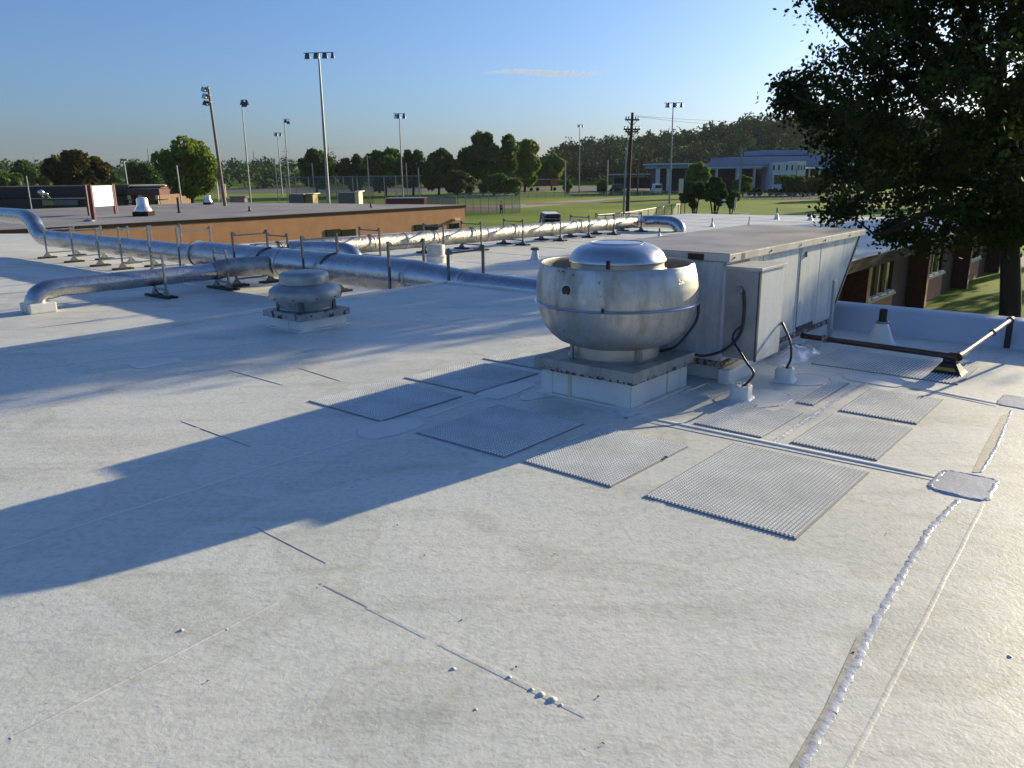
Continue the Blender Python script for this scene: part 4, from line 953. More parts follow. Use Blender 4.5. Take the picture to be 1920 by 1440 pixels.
# ------------------------------------------------------------------ tan building with grey roof
T = thing('tan_building', 'long orange tan building with flat grey roof and dark fascia', 'building', P(512, 407, -1.0) * 1, 0)
T.location.z = GND; XF[T.name] = Matrix.Translation(T.location)
Zr = -1.0
c0 = P(871, 384, Zr); c1 = c0 - U*30; c2_ = c0 - U*75; k1 = c2_ - V*30; k2 = P(400, 379.5, Zr)
up = [(p.x, p.y) for p in (c0, c1, c2_, k1, k2)]
MB().prism(up, GND, Zr - .22).build('wall', M['tan'], T, world=True, smooth=0)
def grow(poly, d):
    cx = sum(p[0] for p in poly)/len(poly); cy = sum(p[1] for p in poly)/len(poly)
    return [(cx + (x-cx)*(1+d), cy + (y-cy)*(1+d)) for x, y in poly]
MB().prism(grow(up, .004), Zr - .22, Zr - .02).build('fascia', M['fascia'], T, world=True, smooth=0)
MB().prism(grow(up, .002), Zr - .0199, Zr).build('roof', M['grey_roof'], T, world=True, smooth=0)
Zl = Zr - .25
d0 = P(512, 408.5, Zl); d1 = d0 - U*20; d2 = d0 - U*45; e0 = P(400, 400, Zl)
n_ = Vector((d0.y - d1.y, -(d0.x - d1.x), 0)).normalized()
lowp = [(p.x, p.y) for p in (d0, d1, d2)] + [(d2 - V*3.5).to_tuple()[:2], (d0 - V*3.5).to_tuple()[:2]]
MB().prism(lowp, GND, Zl - .24).build('wing_wall', M['tan'], T, world=True, smooth=0)
MB().prism(grow(lowp, .006), Zl - .24, Zl - .02).build('wing_fascia', M['fascia'], T, world=True, smooth=0)
MB().prism(grow(lowp, .003), Zl - .0199, Zl).build('wing_roof', M['grey_roof'], T, world=True, smooth=0)
wd_ = (c1 - c0).normalized(); wn = Vector((wd_.y, -wd_.x, 0)); 
if wn.dot(Vector((0, 0, 0)) - c0) < 0: wn = -wn
def wall_rect(x0, y0, x1, y1, name, m, dep=.06, inset=.0, parent=T):
    q = [PL(x0, y1, c0, wn), PL(x1, y1, c0, wn), PL(x1, y0, c0, wn), PL(x0, y0, c0, wn)]
    zt = (q[2].z + q[3].z)/2; zb = (q[0].z + q[1].z)/2
    pol = [(q[0] + wn*inset), (q[1] + wn*inset), (q[1] + wn*(inset + dep)), (q[0] + wn*(inset + dep))]
    return MB().prism([(p.x, p.y) for p in pol], zb, zt).build(name, m, parent, world=True, smooth=0)
for (x0, y0, x1, y1, nn) in [(611, 430, 667, 443, 2), (777, 421, 821, 431.5, 2), (843, 418.5, 861, 428, 1)]:
    for j in range(nn):
        a = x0 + (x1-x0)*j/nn; b = x0 + (x1-x0)*(j+1)/nn
        f = wall_rect(a, y0, b, y1, 'window', M['fascia'], .05); wall_rect(a + 1.2, y0 + 1.2, b - 1.2, y1 - 1, 'pane', M['glass'], .012, .051, parent=f)
wall_rect(848, 409.5, 858, 412.5, 'wall_light', M['cream'], .35)
# things on the grey roof
def silver_fan(label, px, base, hh, wpx):
    c = P(px, base, Zr if px > 330 else Zr); d = c.y; s = wpx/2*d/F
    T = thing('roof_fan', label, 'roof fan', c, 0)
    MB().bx(-s*.95, -s*.95, 0, s*.95, s*.95, s*.55).build('curb', M['fascia'], T)
    MB().lathe([(s, s*.56), (s*1.02, s*.7), (s*.85, s*1.0), (s*.68, s*1.25), (s*.66, s*1.9), (s*.6, s*2.15), (s*.3, s*2.25), (.001, s*2.27)], 32).build('cowl', mat('bright_cowl', (.8, .8, .8), .3, .5), T, smooth=50)
    return T
silver_fan('bright silver fan with square black curb on grey roof', 270, 405, 30, 30)
silver_fan('small silver fan at far edge of the grey roof', 391, 383.5, 18, 15)
def blackpipe(label, px, py, h, r=.08):
    c = P(px, py, Zr); T = thing('vent_pipe', label, 'vent pipe', c, 0)
    MB().lathe([(r*2, .0), (r*1.4, .05), (r, .1), (r, h), (r*.8, h), (r*.8, h - .1), (.001, h - .1)], 14).build('pipe', M['rubber'], T)
blackpipe('tall black vent pipe on grey roof near the silver fan', 336, 399, 1.1, .09)
blackpipe('short black pipe stub below the thin field light', 468, 396, .35)
blackpipe('short black pipe stub at middle edge of grey roof', 696, 389, .35)
T = thing('roof_drain', 'low round drain dome on the front of the grey roof', 'drain', P(167, 415, Zl if False else Zr))
MB().lathe([(.35, 0), (.3, .08), (.15, .14), (.001, .15)], 16).build('dome', M['strut'], T)

# ------------------------------------------------------------------ box helper for far things (front matched in view, real depth)
def fbx(name, x0, y0, x1, y1, dist, depth, m, parent, dz=0., bevel=0, **k):
    a = D(x0, y1, dist); b = D(x1, y0, dist)
    return MB().bx(a.x, dist, a.z, b.x, dist + depth, b.z).build(name, m, parent, world=True, smooth=0, bevel=bevel, **k)
def fthing(name, label, cat, px, dist, group=None):
    c = D(px, 340, dist); return thing(name, label, cat, (c.x, dist, GND), 0, group)
# dark long low building, left
T = fthing('shed', 'long dark brown low building with pale gutter line, far left', 'building', 90, 92)
fbx('wall', -80, 372, 170, 398, 92, 12, M['black_bld'], T)
fbx('roof', -90, 349, 172, 372, 94, 14, M['black_bld'], T)
fbx('gutter', 56, 370.8, 167, 373.2, 91.4, .3, M['cream'], T)
for a, b, m_ in [(80, 101, 'frame_wood'), (101, 120, 'strut_dark'), (121, 146, 'strut_dark')]: fbx('window', a, 375, b - 1, 385, 91.6, .2, M[m_], T)
for a, s, lb in [(77, 6, 'larger'), (88, 3.2, 'smaller')]:
    c = D(a, 361 if s > 5 else 364, 90.5); r_ = s*90/F
    T2 = thing('roof_vent', lb + ' round silver vent in front of the dark low building roof', 'roof vent', (c.x, c.y, c.z - r_), 0)
    MB().lathe([(.001, 0), (r_*.7, r_*.2), (r_, r_), (r_*.8, r_*1.6), (.001, r_*1.9)], 20).build('turbine', M['lens'], T2, smooth=60)
    MB().tube([(0, 0, 0), (0, 2.5, -1.2)], .08, 8).build('stack', M['strut'], T2)
# brick house with awning
T = fthing('brick_building', 'brown brick building with dark flat awning behind grey roof', 'building', 250, 104)
fbx('wall', 203, 350, 297, 392, 104, 10, mat('dusty_brown_brick', (.20, .12, .085), .85), T)
fbx('roof', 201, 347.5, 299, 350.5, 103.5, 11, M['cream'], T)
fbx('window', 213, 359, 230, 374, 103.8, .3, M['glass'], T)
fbx('awning', 238, 354, 298, 366, 97, 6, M['maroon'], T)
for px in (242, 262, 294): fbx('awning_post', px, 366, px + 2, 392, 97.1, .15, M['cream'], T)
T = fthing('picnic_table', 'dark timber picnic table under the awning', 'table', 248, 88)
fbx('tabletop', 230, 374, 306, 376, 88, 1.2, M['fascia'], T)
for a in (236, 262, 292): fbx('leg', a, 376, a + 3, 392, 88.3, .3, M['fascia'], T)
fbx('bench', 231, 381, 255, 383, 87.2, .35, M['fascia'], T)
# white panel sign on maroon posts
pc = D(190, 372, 58); T = thing('sign_panel', 'bright white panel board held by maroon posts behind grey roof', 'sign', (pc.x, 58, GND), R(80))
hgt = D(190, 348, 58).z - GND; bot = D(190, 387, 58).z - GND
MB().bx(-1.25, -.04, bot, 1.25, .04, hgt).build('board', M['white'], T)
MB().bx(-1.25, -.045, bot + .33, 1.25, -.0405, bot + .35).build('board_joint', M['strut'], T)
for x in (-1.5, -1.32, 1.32, 1.5): MB().bx(x - .05, -.07, 0, x + .05, .07, hgt + .08).build('post', M['maroon'], T)
pc = D(172, 380, 50); T = thing('marker_post', 'single thick maroon post left of the white panel', 'post', (pc.x, 50, GND), 0)
MB().bx(-.1, -.1, 0, .1, .1, D(172, 347, 50).z - GND).build('post', M['maroon'], T)

# ------------------------------------------------------------------ light poles
def head(T, z, wd, n, row2=False, ang=0.):
    MB().bx(-wd/2, -.04, z - .03, wd/2, .04, z + .05).build('crossarm', M['lamp'], T)
    for k in range(n):
        x = -wd/2 + wd*(k + .5)/n; d = -1 if k % 2 else 1; r_ = max(.22, wd/n*.46)
        mb = MB(); mb.lathe([(r_*.25, .12), (r_*.6, .0), (r_*1.05, -r_*2.2)], 14); mb.v = [(x + vx + .15*d, vy*.9 - .2, z - .12 + vz) for vx, vy, vz in mb.v]
        mb.build('floodlight', M['lamp'] if (k % 3 or n > 5) else M['lens'], T, smooth=50)
def light_pole(label, top, base, dist, r, hw, n, m='pole', kind='wide'):
    bp = D(base[0], base[1], dist); tp = D(top[0], top[1], dist); x = (bp.x + tp.x)/2
    T = thing('light_pole', label, 'light pole', (x, dist, GND), R(random.uniform(-8, 8)), 'floodlight poles round the ball fields')
    z = tp.z - GND
    MB().tube([(0, 0, 0), (0, 0, z*.5), (0, 0, z)], [r*1.25, r, r*.6], 10).build('pole', M[m], T)
    if kind == 'wide': head(T, z, hw*dist/F, n)
    elif kind == 'side':
        MB().bx(-.1, -.08, z - .1, hw*dist/F, .08, z).build('crossarm', M['lamp'], T)
        for k in range(n):
            xx = hw*dist/F*(k + .6)/n; MB().lathe([(.08, .1), (.3, -.15), (.42, -.5)], 12, (xx, -.1, z - .2 - .25*(k % 2))).build('floodlight', M['lamp'], T, smooth=50)
    return T
T = thing('light_pole', 'leaning brown light pole with three floodlight tiers, leftmost', 'light pole', D(424, 380, 72).to_tuple()[:2] + (GND,), 0, 'floodlight poles round the ball fields')
tp = D(390, 162, 72) - T.location
MB().tube([(0, 0, 0), tp*.5, tp], [.16, .13, .09], 10).build('pole', M['pole_brown'], T)
for k in range(3):
    q = tp - Vector((0, 0, .55*k + .15)); q.x += .02*k
    MB().bx(q.x - .42, q.y - .3, q.z - .04, q.x + .1, q.y + .3, q.z + .04).build('crossarm', M['lamp'], T)
    for yy in (-.28, .28): MB().lathe([(.06, .12), (.16, -.02), (.24, -.26)], 12, (q.x - .34, q.y + yy, q.z)).build('floodlight', M['lens'] if yy < 0 and k < 2 else M['lamp'], T, smooth=50)
light_pole('thin grey light pole with side mounted lamps, above the grey roof', (453.5, 187), (469, 376), 120, .10, 11, 3, kind='side')
light_pole('far thin light pole with pale lamp bar left of a darker one', (521, 249), (529, 375), 200, .13, 15, 3)
light_pole('slim dark pole with side lamps near the pylon', (533.5, 223), (543, 372), 165, .11, 10, 2, kind='side')
light_pole('tallest light pole with wide bank of dark floodlights', (597.5, 99), (616, 380), 100, .17, 55, 7)
light_pole('slim light pole with three lamps right of the tallest pole', (747.5, 213), (756, 366), 170, .12, 22, 3)
light_pole('farthest slim light pole in mid field by the wood', (1086, 234), (1087, 367), 215, .12, 11, 3)
light_pole('light pole with five lamps right of the utility pole', (1261.5, 193), (1256, 378), 135, .12, 32, 5)
# small lamp/plain posts
for (lb, top, base, dist, r) in [('dark angled lamp post between dark tree and brown building', (232, 300), (241, 350), 120, .1),
        ('thin pale post before the pale green tree', (331, 310), (341, 376), 80, .07), ('thin leaning pale post at far left by the shed', (49, 330), (56, 372), 88, .07)]:
    b_ = D(*base, dist); t_ = D(*top, dist)
    T = thing('post', lb, 'post', (b_.x, dist, GND), 0)
    MB().tube([(0, 0, 0), (t_.x - b_.x, 0, t_.z - GND)], r, 8).build('pole', M['pole'], T)
    if 'lamp' in lb: MB().bx(t_.x - b_.x - .5, -.1, t_.z - GND - .1, t_.x - b_.x + .5, .1, t_.z - GND + .12).build('lamp_head', M['lamp'], T)
# white fence posts cluster near leaning pole
for i, (px, py) in enumerate([(410, 342), (417, 336), (424, 345)]):
    c = D(px, 378, 84); T = thing('fence_post', ['leftmost', 'middle', 'rightmost and shortest'][i] + ' of three pale posts by the leaning pole foot', 'post', (c.x, 84, GND), 0, 'pale posts beside the leaning pole')
    MB().tube([(0, 0, 0), (0, 0, D(px, py, 84).z - GND)], .09, 8).build('post', M['cream'], T)
# utility pole
dist = 92; b_ = D(1176, 404, dist); t_ = D(1183, 211, dist); Hh = t_.z - GND
T = thing('utility_pole', 'dark timber utility pole with crossarms and insulators', 'utility pole', (b_.x, dist, GND), R(20))
MB().tube([(0, 0, 0), (.1, 0, Hh*.5), (.32, 0, Hh)], [.24, .2, .15], 12).build('pole', M['pole_wood'], T)
for dz, hw in ((.75, .85), (1.75, 1.0), (2.0, .8)):
    z = Hh - dz; MB().bx(.3 - hw, -.07, z - .08, .3 + hw, .07, z + .08).build('crossarm', M['pole_wood'], T)
    for x in (-hw + .1, -hw*.5, hw*.5, hw - .1): MB().lathe([(.04, 0), (.09, .06), (.05, .16), (.08, .22), (.001, .3)], 10, (.3 + x, 0, z + .08)).build('insulator', M['strut'], T)
    for s_ in (-1, 1): MB().tube([(.3 + s_*hw*.7, 0, z - .08), (.3, 0, z - .7)], .035, 6).build('brace', M['strut_dark'], T)
MB().tube([(-.3, .1, Hh - 2.3), (-.6, .1, Hh - 2.4), (-.62, .1, Hh - 3.3), (-.2, .1, Hh - 4.)], .03, 6).build('drop_wire', M['strut'], T)
MB().tube([(-.35, .3, 0), (-.25, .3, Hh*.36), (-.1, .3, Hh*.73)], .10, 8).build('grey_conduit', M['pole'], T)
def wire(label, pts, r=.02):
    return tag(MB().tube(curve(pts, 6), r, 5).build('power_line', M['wire'], smooth=60), label, 'power line')
s0 = D(1190, 217, 92)
wire('upper power line running right from the utility pole', [s0, D(1300, 224.5, 150), D(1420, 229, 215), D(1600, 232, 330)], .018)
wire('lower power line running right from the utility pole', [D(1196, 219, 92), D(1300, 230, 150), D(1380, 233, 200), D(1560, 236, 320)], .018)
for i, (a, b, c_) in enumerate([(536, 600, 296), (536, 620, 305)]):
    wire(['upper', 'lower'][i] + ' faint line slung between the two far pylons', [D(538, c_, 620), D(580, c_ + 9, 620), D(621, c_ - 2, 620)], .08)
# pylons and masts
def pylon(label, px, top, base, dist, hw):
    b_ = D(px, base, dist); Hh = D(px, top, dist).z - GND; T = thing('pylon', label, 'pylon', (b_.x, dist, GND), 0); q = hw*dist/F
    for sx in (-1, 1):
        for sy in (-1, 1): MB().tube([(sx*q*.8, sy*q*.8, 0), (sx*q*.25, sy*q*.25, Hh*.55), (0, 0, Hh)], .16, 4).build('leg', M['strut'], T)
    for k in range(7):
        z = Hh*k/8; w_ = q*.8*(1 - k/8*.85); MB().tube([(-w_, -w_, z), (w_, -w_, z + Hh/8)], .1, 4).build('lattice', M['strut'], T)
    for k in range(3): MB().tube([(-q*1.6, 0, Hh*(.6 + .13*k)), (q*1.6, 0, Hh*(.6 + .13*k))], .14, 4).build('arm', M['strut'], T)
pylon('distant lattice pylon behind the slim dark light pole', 540, 275, 352, 620, 5)
pylon('distant lattice pylon right of the tallest light pole', 621, 269, 352, 640, 6)
for lb, px, top in [('distant thin mast left of the pale light pole', 480, 284), ('distant thin mast above the dark left tree line', 70, 294), ('second distant mast beside the left tree line', 61, 297), ('distant thin mast above the dark round tree', 284, 279)]:
    c = D(px, 340, 500); T = thing('mast', lb, 'mast', (c.x, 500, GND), 0)
    MB().tube([(0, 0, 0), (0, 0, D(px, top, 500).z - GND)], [.55, .22], 5).build('mast', M['strut'], T)
# ------------------------------------------------------------------ backstop, fences, dugouts
T = fthing('backstop', 'tall netted backstop screen behind home plate', 'backstop', 660, 122)
for (px, top) in [(517, 296), (540, 332), (556, 334), (582, 331), (590, 306), (632, 331), (643, 331), (662, 331), (670, 333), (694, 291), (720, 331), (744, 331), (765, 305), (787, 314)]:
    c = D(px, 385, 122); z = D(px, top, 122).z; MB().tube([(c.x, 122 + (px % 7)*.3, GND), (c.x - .12, 122 + (px % 7)*.3, z)], .075, 6).build('post', M['pole'], T, world=True)
MB().add([tuple(D(541, 331, 122.3)), tuple(D(790, 330, 122.3)), (D(790, 330, 122.3).x, 122.3, GND), (D(541, 331, 122.3).x, 122.3, GND)], [(0, 1, 2, 3)]).build('net', M['net'], T, world=True, smooth=0)
MB().add([tuple(D(590, 329, 126)), tuple(D(700, 329, 126)), (D(700, 330, 126).x, 126, GND), (D(590, 331, 126).x, 126, GND)], [(0, 1, 2, 3)]).build('net', M['net'], T, world=True, smooth=0)
fbx('top_rail', 541, 330.5, 790, 331.8, 122.4, .08, M['pole'], T)
def dugout(label, x0, y0, x1, dist, m, m2):
    T = fthing('dugout', label, 'dugout', (x0+x1)/2, dist)
    fbx('wall', x0, y0 + 1.5, x1, 392, dist, 3, m, T); fbx('roof', x0 - 1.5, y0, x1 + 2, y0 + 1.6, dist - .4, 4, m2, T)
dugout('small grey dugout shed left of the tallest pole', 543, 363.5, 567, 112, M['strut_dark'], M['strut'])
dugout('small tan dugout shed left of the tallest pole', 568.5, 363, 586, 113, M['frame_wood'], M['cream'])
dugout('dark grey dugout with pale right end, mid field', 636, 361.5, 664, 112, M['lamp'], M['lamp'])
dugout('narrow pale shed joined to the dark grey dugout', 666.5, 358.5, 672, 111, M['cream'], M['white'])
dugout('long maroon dugout before the screened fence', 724, 371, 795, 98, M['maroon'], M['strut'])
T = fthing('score_table', 'dark box shaped stand near leaning pole foot', 'stand', 444, 84)
fbx('top', 430, 368, 460, 371, 84, 1.2, M['lamp'], T); fbx('body', 432, 371, 458, 380, 84.1, 1, M['lamp'], T)
def fence(label, pts, hpx, dist_list, m, posts, rail=True, name='chain_link_fence'):
    """pts: [(px, py_top, dist)]"""
    q = [D(a, b, d) for a, b, d in pts]; T = thing(name, label, 'fence', (q[0].x, q[0].y, GND), 0)
    for i in range(len(q)-1):
        a, b = q[i], q[i+1]
        MB().add([tuple(a), tuple(b), (b.x, b.y, GND), (a.x, a.y, GND)], [(0, 1, 2, 3)]).build('mesh_panel', m, T, world=True, smooth=0)
        if rail: MB().tube([a, b], .045, 6).build('top_rail', M['pole'], T, world=True)
        n = posts[i]
        for k in range(n + 1):
            c = a + (b-a)*(k/n); MB().tube([(c.x, c.y, GND), (c.x, c.y, c.z + .05)], .05, 6).build('post', M['pole'], T, world=True)
fence('pale chain link fence along the ball field infield', [(800, 366, 112), (858, 366, 112), (975, 367, 110)], 0, 0, M['chain'], [2, 8])
fence('dark screened fence panel beside maroon dugout', [(797, 368.5, 99), (855, 369, 99)], 0, 0, M['chain_dense'], [2])
fence('far chain link fence beyond the outfield', [(860, 362, 175), (975, 362, 175), (1100, 360, 178), (1270, 359, 182)], 0, 0, M['chain'], [8, 8, 10])
fence('near chain link fence with bright top rail by utility pole', [(1120, 403, 74), (1180, 397.5, 80), (1272, 382.5, 101), (1276, 383, 104)], 0, 0, M['chain'], [4, 6, 1])
fence('low dark rail fence before the clipped ball shrubs', [(1384, 361.5, 150), (1620, 362.5, 150)], 0, 0, M['chain'], [14])
# netted gate post pair
T = fthing('field_sign', 'cream board on two dark posts beside the dark shrubs', 'sign', 1280, 84)
for px in (1277.5, 1285): fbx('post', px - 1.2, 334, px + 1.2, 412, 84, .15, M['pole_wood'], T)
fbx('board', 1272.5, 335, 1282, 362, 83.8, .1, M['cream'], T)
T = fthing('disc_basket', 'small white basket target on lawn right of shrubs', 'basket', 1358, 92)
fbx('band', 1355, 375, 1361.5, 377, 92, .4, M['white'], T); fbx('tray', 1354.5, 382, 1362, 384, 92, .4, M['white'], T); fbx('pole', 1357.6, 377, 1358.8, 394, 92.15, .08, M['strut'], T)
T = fthing('marker_board', 'narrow curved cream board standing on lawn', 'marker', 1379, 90)
MB().tube(curve([D(1381, 370, 90), D(1378.5, 378, 90), D(1378.5, 386, 90), D(1376, 395, 90)], 5), .12, 8).build('board', M['cream'], T, world=True)
T = fthing('lamp_post', 'thin pale lamp post in front of the maroon bays', 'lamp post', 1388, 150)
fbx('pole', 1388, 281, 1389.6, 372, 150, .15, M['pole'], T); fbx('arm', 1388, 280, 1396, 281.2, 150, .15, M['pole'], T)
for lb, px, top, m_ in [('pale timber pole right of the farthest light pole', 1139, 300, 'pole'), ('slim grey pole left of the farthest light pole', 1060, 300, 'pole'), ('reddish slim pole right of the utility pole', 1196, 285, 'pole_wood')]:
    c = D(px, 340, 180); T = thing('post', lb, 'post', (c.x, 180, GND), 0); MB().tube([(0, 0, 0), (0, 0, D(px, top, 180).z - GND)], .14, 6).build('pole', M[m_], T)

# ------------------------------------------------------------------ vehicles
def vehicle(name, label, cat, px0, px1, top, base, dist, body, roofc, cab=.62, L=4.4, face=0., pale=False):
    a = D(px0, 340, dist); b = D(px1, 340, dist); wd = abs(b.x - a.x); z1 = D(px0, top, dist).z - GND; z0 = 0 if base is None else 0
    T = thing(name, label, cat, ((a.x+b.x)/2, dist, GND), face); h = z1
    MB().extrude([(-wd/2, h*.18), (wd/2, h*.18), (wd/2, h*.5), (wd/2*.97, h*.56), (-wd/2*.97, h*.56), (-wd/2, h*.5)], Vector((0, 0, 0)), Vector((0, L, 0)), Vector((1, 0, 0))).build('body', body, T, bevel=.05)
    MB().extrude([(-wd/2*.95, h*.56), (wd/2*.95, h*.56), (wd/2*.82, h*.95), (wd/2*.7, h), (-wd/2*.7, h), (-wd/2*.82, h*.95)], Vector((0, L*.08, 0)), Vector((0, L*.08 + L*cab, 0)), Vector((1, 0, 0))).build('cabin', roofc, T, bevel=.05)
    if pale: MB().bx(-wd/2*.76, L*.1, h*.985, wd/2*.76, L*.1 + L*cab*.96, h + .05).build('roof', M['white'], T, bevel=.02)
    MB().bx(-wd/2*.78, L*.08 - .02, h*.62, wd/2*.78, L*.08 - .004, h*.9).build('windscreen', M['glass'], T)
    for s_ in (-1, 1):
        MB().bx(s_*wd/2*.84 - .12, -.03, h*.36, s_*wd/2*.84 + .12, -.002, h*.47).build('headlight', M['lens'], T)
        for yy in (L*.18, L*.78): MB().tube([(s_*(wd/2 - .2), yy, h*.17), (s_*(wd/2 + .01), yy, h*.17)], h*.17, 16).build('wheel', M['tyre'], T)
    return T
vehicle('parked_car', 'maroon people carrier with glaring pale roof just beyond white roof', 'car', 1019.5, 1057, 402.5, None, 66, M['maroon'], M['maroon'], .8, 4.6, R(4), True)
vehicle('parked_van', 'small white van parked before left end of pale building', 'van', 1228, 1243, 345, None, 185, M['vanpaint'], M['vanpaint'], .85, 4.6)
vehicle('parked_pickup', 'dark green parked pickup left of the utility pole', 'pickup', 1148, 1170, 345.5, None, 190, M['leaf_dark'], M['lamp'], .4, 5)
T = fthing('parked_bus', 'long dull red bus with orange end behind bushes', 'bus', 1015, 236)
fbx('body', 988, 337, 1032, 349, 236, 2.5, M['bus_red'], T); fbx('front_section', 1032.3, 336, 1047, 349, 236, 2.5, M['bus'], T); fbx('roof', 989, 335.6, 1046, 337, 236.1, 2.3, M['white'], T)
for k in range(8): fbx('window', 991 + 5.2*k, 339.5, 995 + 5.2*k, 342.5, 235.9, .08, M['glass'], T)
for px in (996, 1008, 1040):
    c = D(px, 351, 236); MB().tube([(c.x, 235.8, GND + .5), (c.x, 236.2, GND + .5)], .5, 14).build('wheel', M['tyre'], T, world=True)
T = fthing('bollard', 'orange upright marker post right of the white van', 'bollard', 1241.5, 165)
fbx('post', 1240.4, 343, 1242.6, 362, 165, .3, M['orange'], T)

# ------------------------------------------------------------------ pale commercial building
T = fthing('commercial_building', 'pale commercial building with white arched window tower and dark bays', 'building', 1420, 205)
Y = 205
fbx('rear_wall', 1363, 292, 1540, 356, Y + 16, 20, M['stucco_shade_blue'], T); fbx('parapet', 1362, 290.6, 1541, 292.2, Y + 15.8, 20.4, M['stucco_shade_blue'], T)
fbx('rear_block', 1426, 281, 1514, 300, Y + 19, 16, M['stucco_shade_blue'], T); fbx('side_block', 1513, 287, 1566, 320, Y + 17, 16, M['stucco_shade_blue'], T)
fbx('annex', 1566, 306, 1616, 345, Y + 12, 16, M['stucco'], T)
fbx('front_wall', 1340, 316, 1446, 357, Y + 8, 9, M['dark_open'], T); fbx('right_wall', 1513, 316, 1566, 357, Y + 6, 9, M['dark_open'], T)
for (a, b, m_) in [(1318, 1341, 'dark_open'), (1346, 1378, 'bay_red'), (1392, 1412, 'dark_open'), (1418, 1444, 'bay_red')]: fbx('bay', a, 319, b, 355, Y + 7.6, .3, M[m_], T)
for a, b in [(1341, 1346.5), (1379, 1391), (1412, 1417.5), (1444, 1449)]: fbx('column', a, 314, b, 357, Y + 1, 1.2, M['stucco'], T)
fbx('canopy', 1316, 304.5, 1447, 312, Y, 8, M['stucco_shade_blue'], T); fbx('canopy_edge', 1320, 312.1, 1447, 314.5, Y + .2, 7.6, M['white'], T)
fbx('canopy', 1512, 313, 1556, 316, Y, 6, M['white'], T)
for a in (1516, 1535, 1552): fbx('column', a, 316, a + 3, 357, Y + .5, .8, M['stucco'], T)
fbx('tower', 1447, 303.5, 1494, 358, Y - 3, 9, M['stucco'], T)
fbx('tower_sunlit_face', 1494.2, 302, 1512, 330, Y - 1.5, 7, M['tower'], T)  # tower's sunlit side, given as a paler box
tb = D(1512, 302, Y - 1.5)
for px in (1449.5, 1459, 1474, 1484): fbx('arched_window', px, 309.5, px + 3.4, 319, Y - 3.15, .12, M['glass'], T)
for px in (1497, 1502, 1507.5): fbx('arched_window', px, 309.5, px + 2.2, 319, Y - 1.65, .12, M['glass'], T)
for a, b in [(1451, 1475), (1478, 1492)]: fbx('shopfront', a, 328, b, 345, Y - 3.15, .12, M['glass'], T)
T = fthing('service_wing', 'grey flat roofed wing with open bays left of the shrubs', 'building', 1262, 200)
fbx('wall', 1230, 312, 1302, 358, 206, 9, M['dark_open'], T); fbx('roof', 1227, 305.5, 1300, 309, 199, 17, M['stucco'], T); fbx('fascia', 1229, 309.2, 1302, 316, 200, 15, M['stucco_shade_blue'], T)
for a, b in [(1230, 1238), (1250, 1259), (1292, 1300)]: fbx('column', a, 316, b, 358, 200.5, 1.2, M['stucco'], T)
T = fthing('carport', 'low dark canopy roof in front of the wooded ridge', 'building', 1180, 225)
fbx('roof', 1145, 326, 1226, 328.5, 225, 8, M['strut'], T)
for px in (1150, 1185, 1220): fbx('post', px, 328.5, px + 1.5, 356, 225.5, .3, M['strut_dark'], T)
fbx('wall', 1150, 332, 1224, 354, 231, 3, M['dark_open'], T)

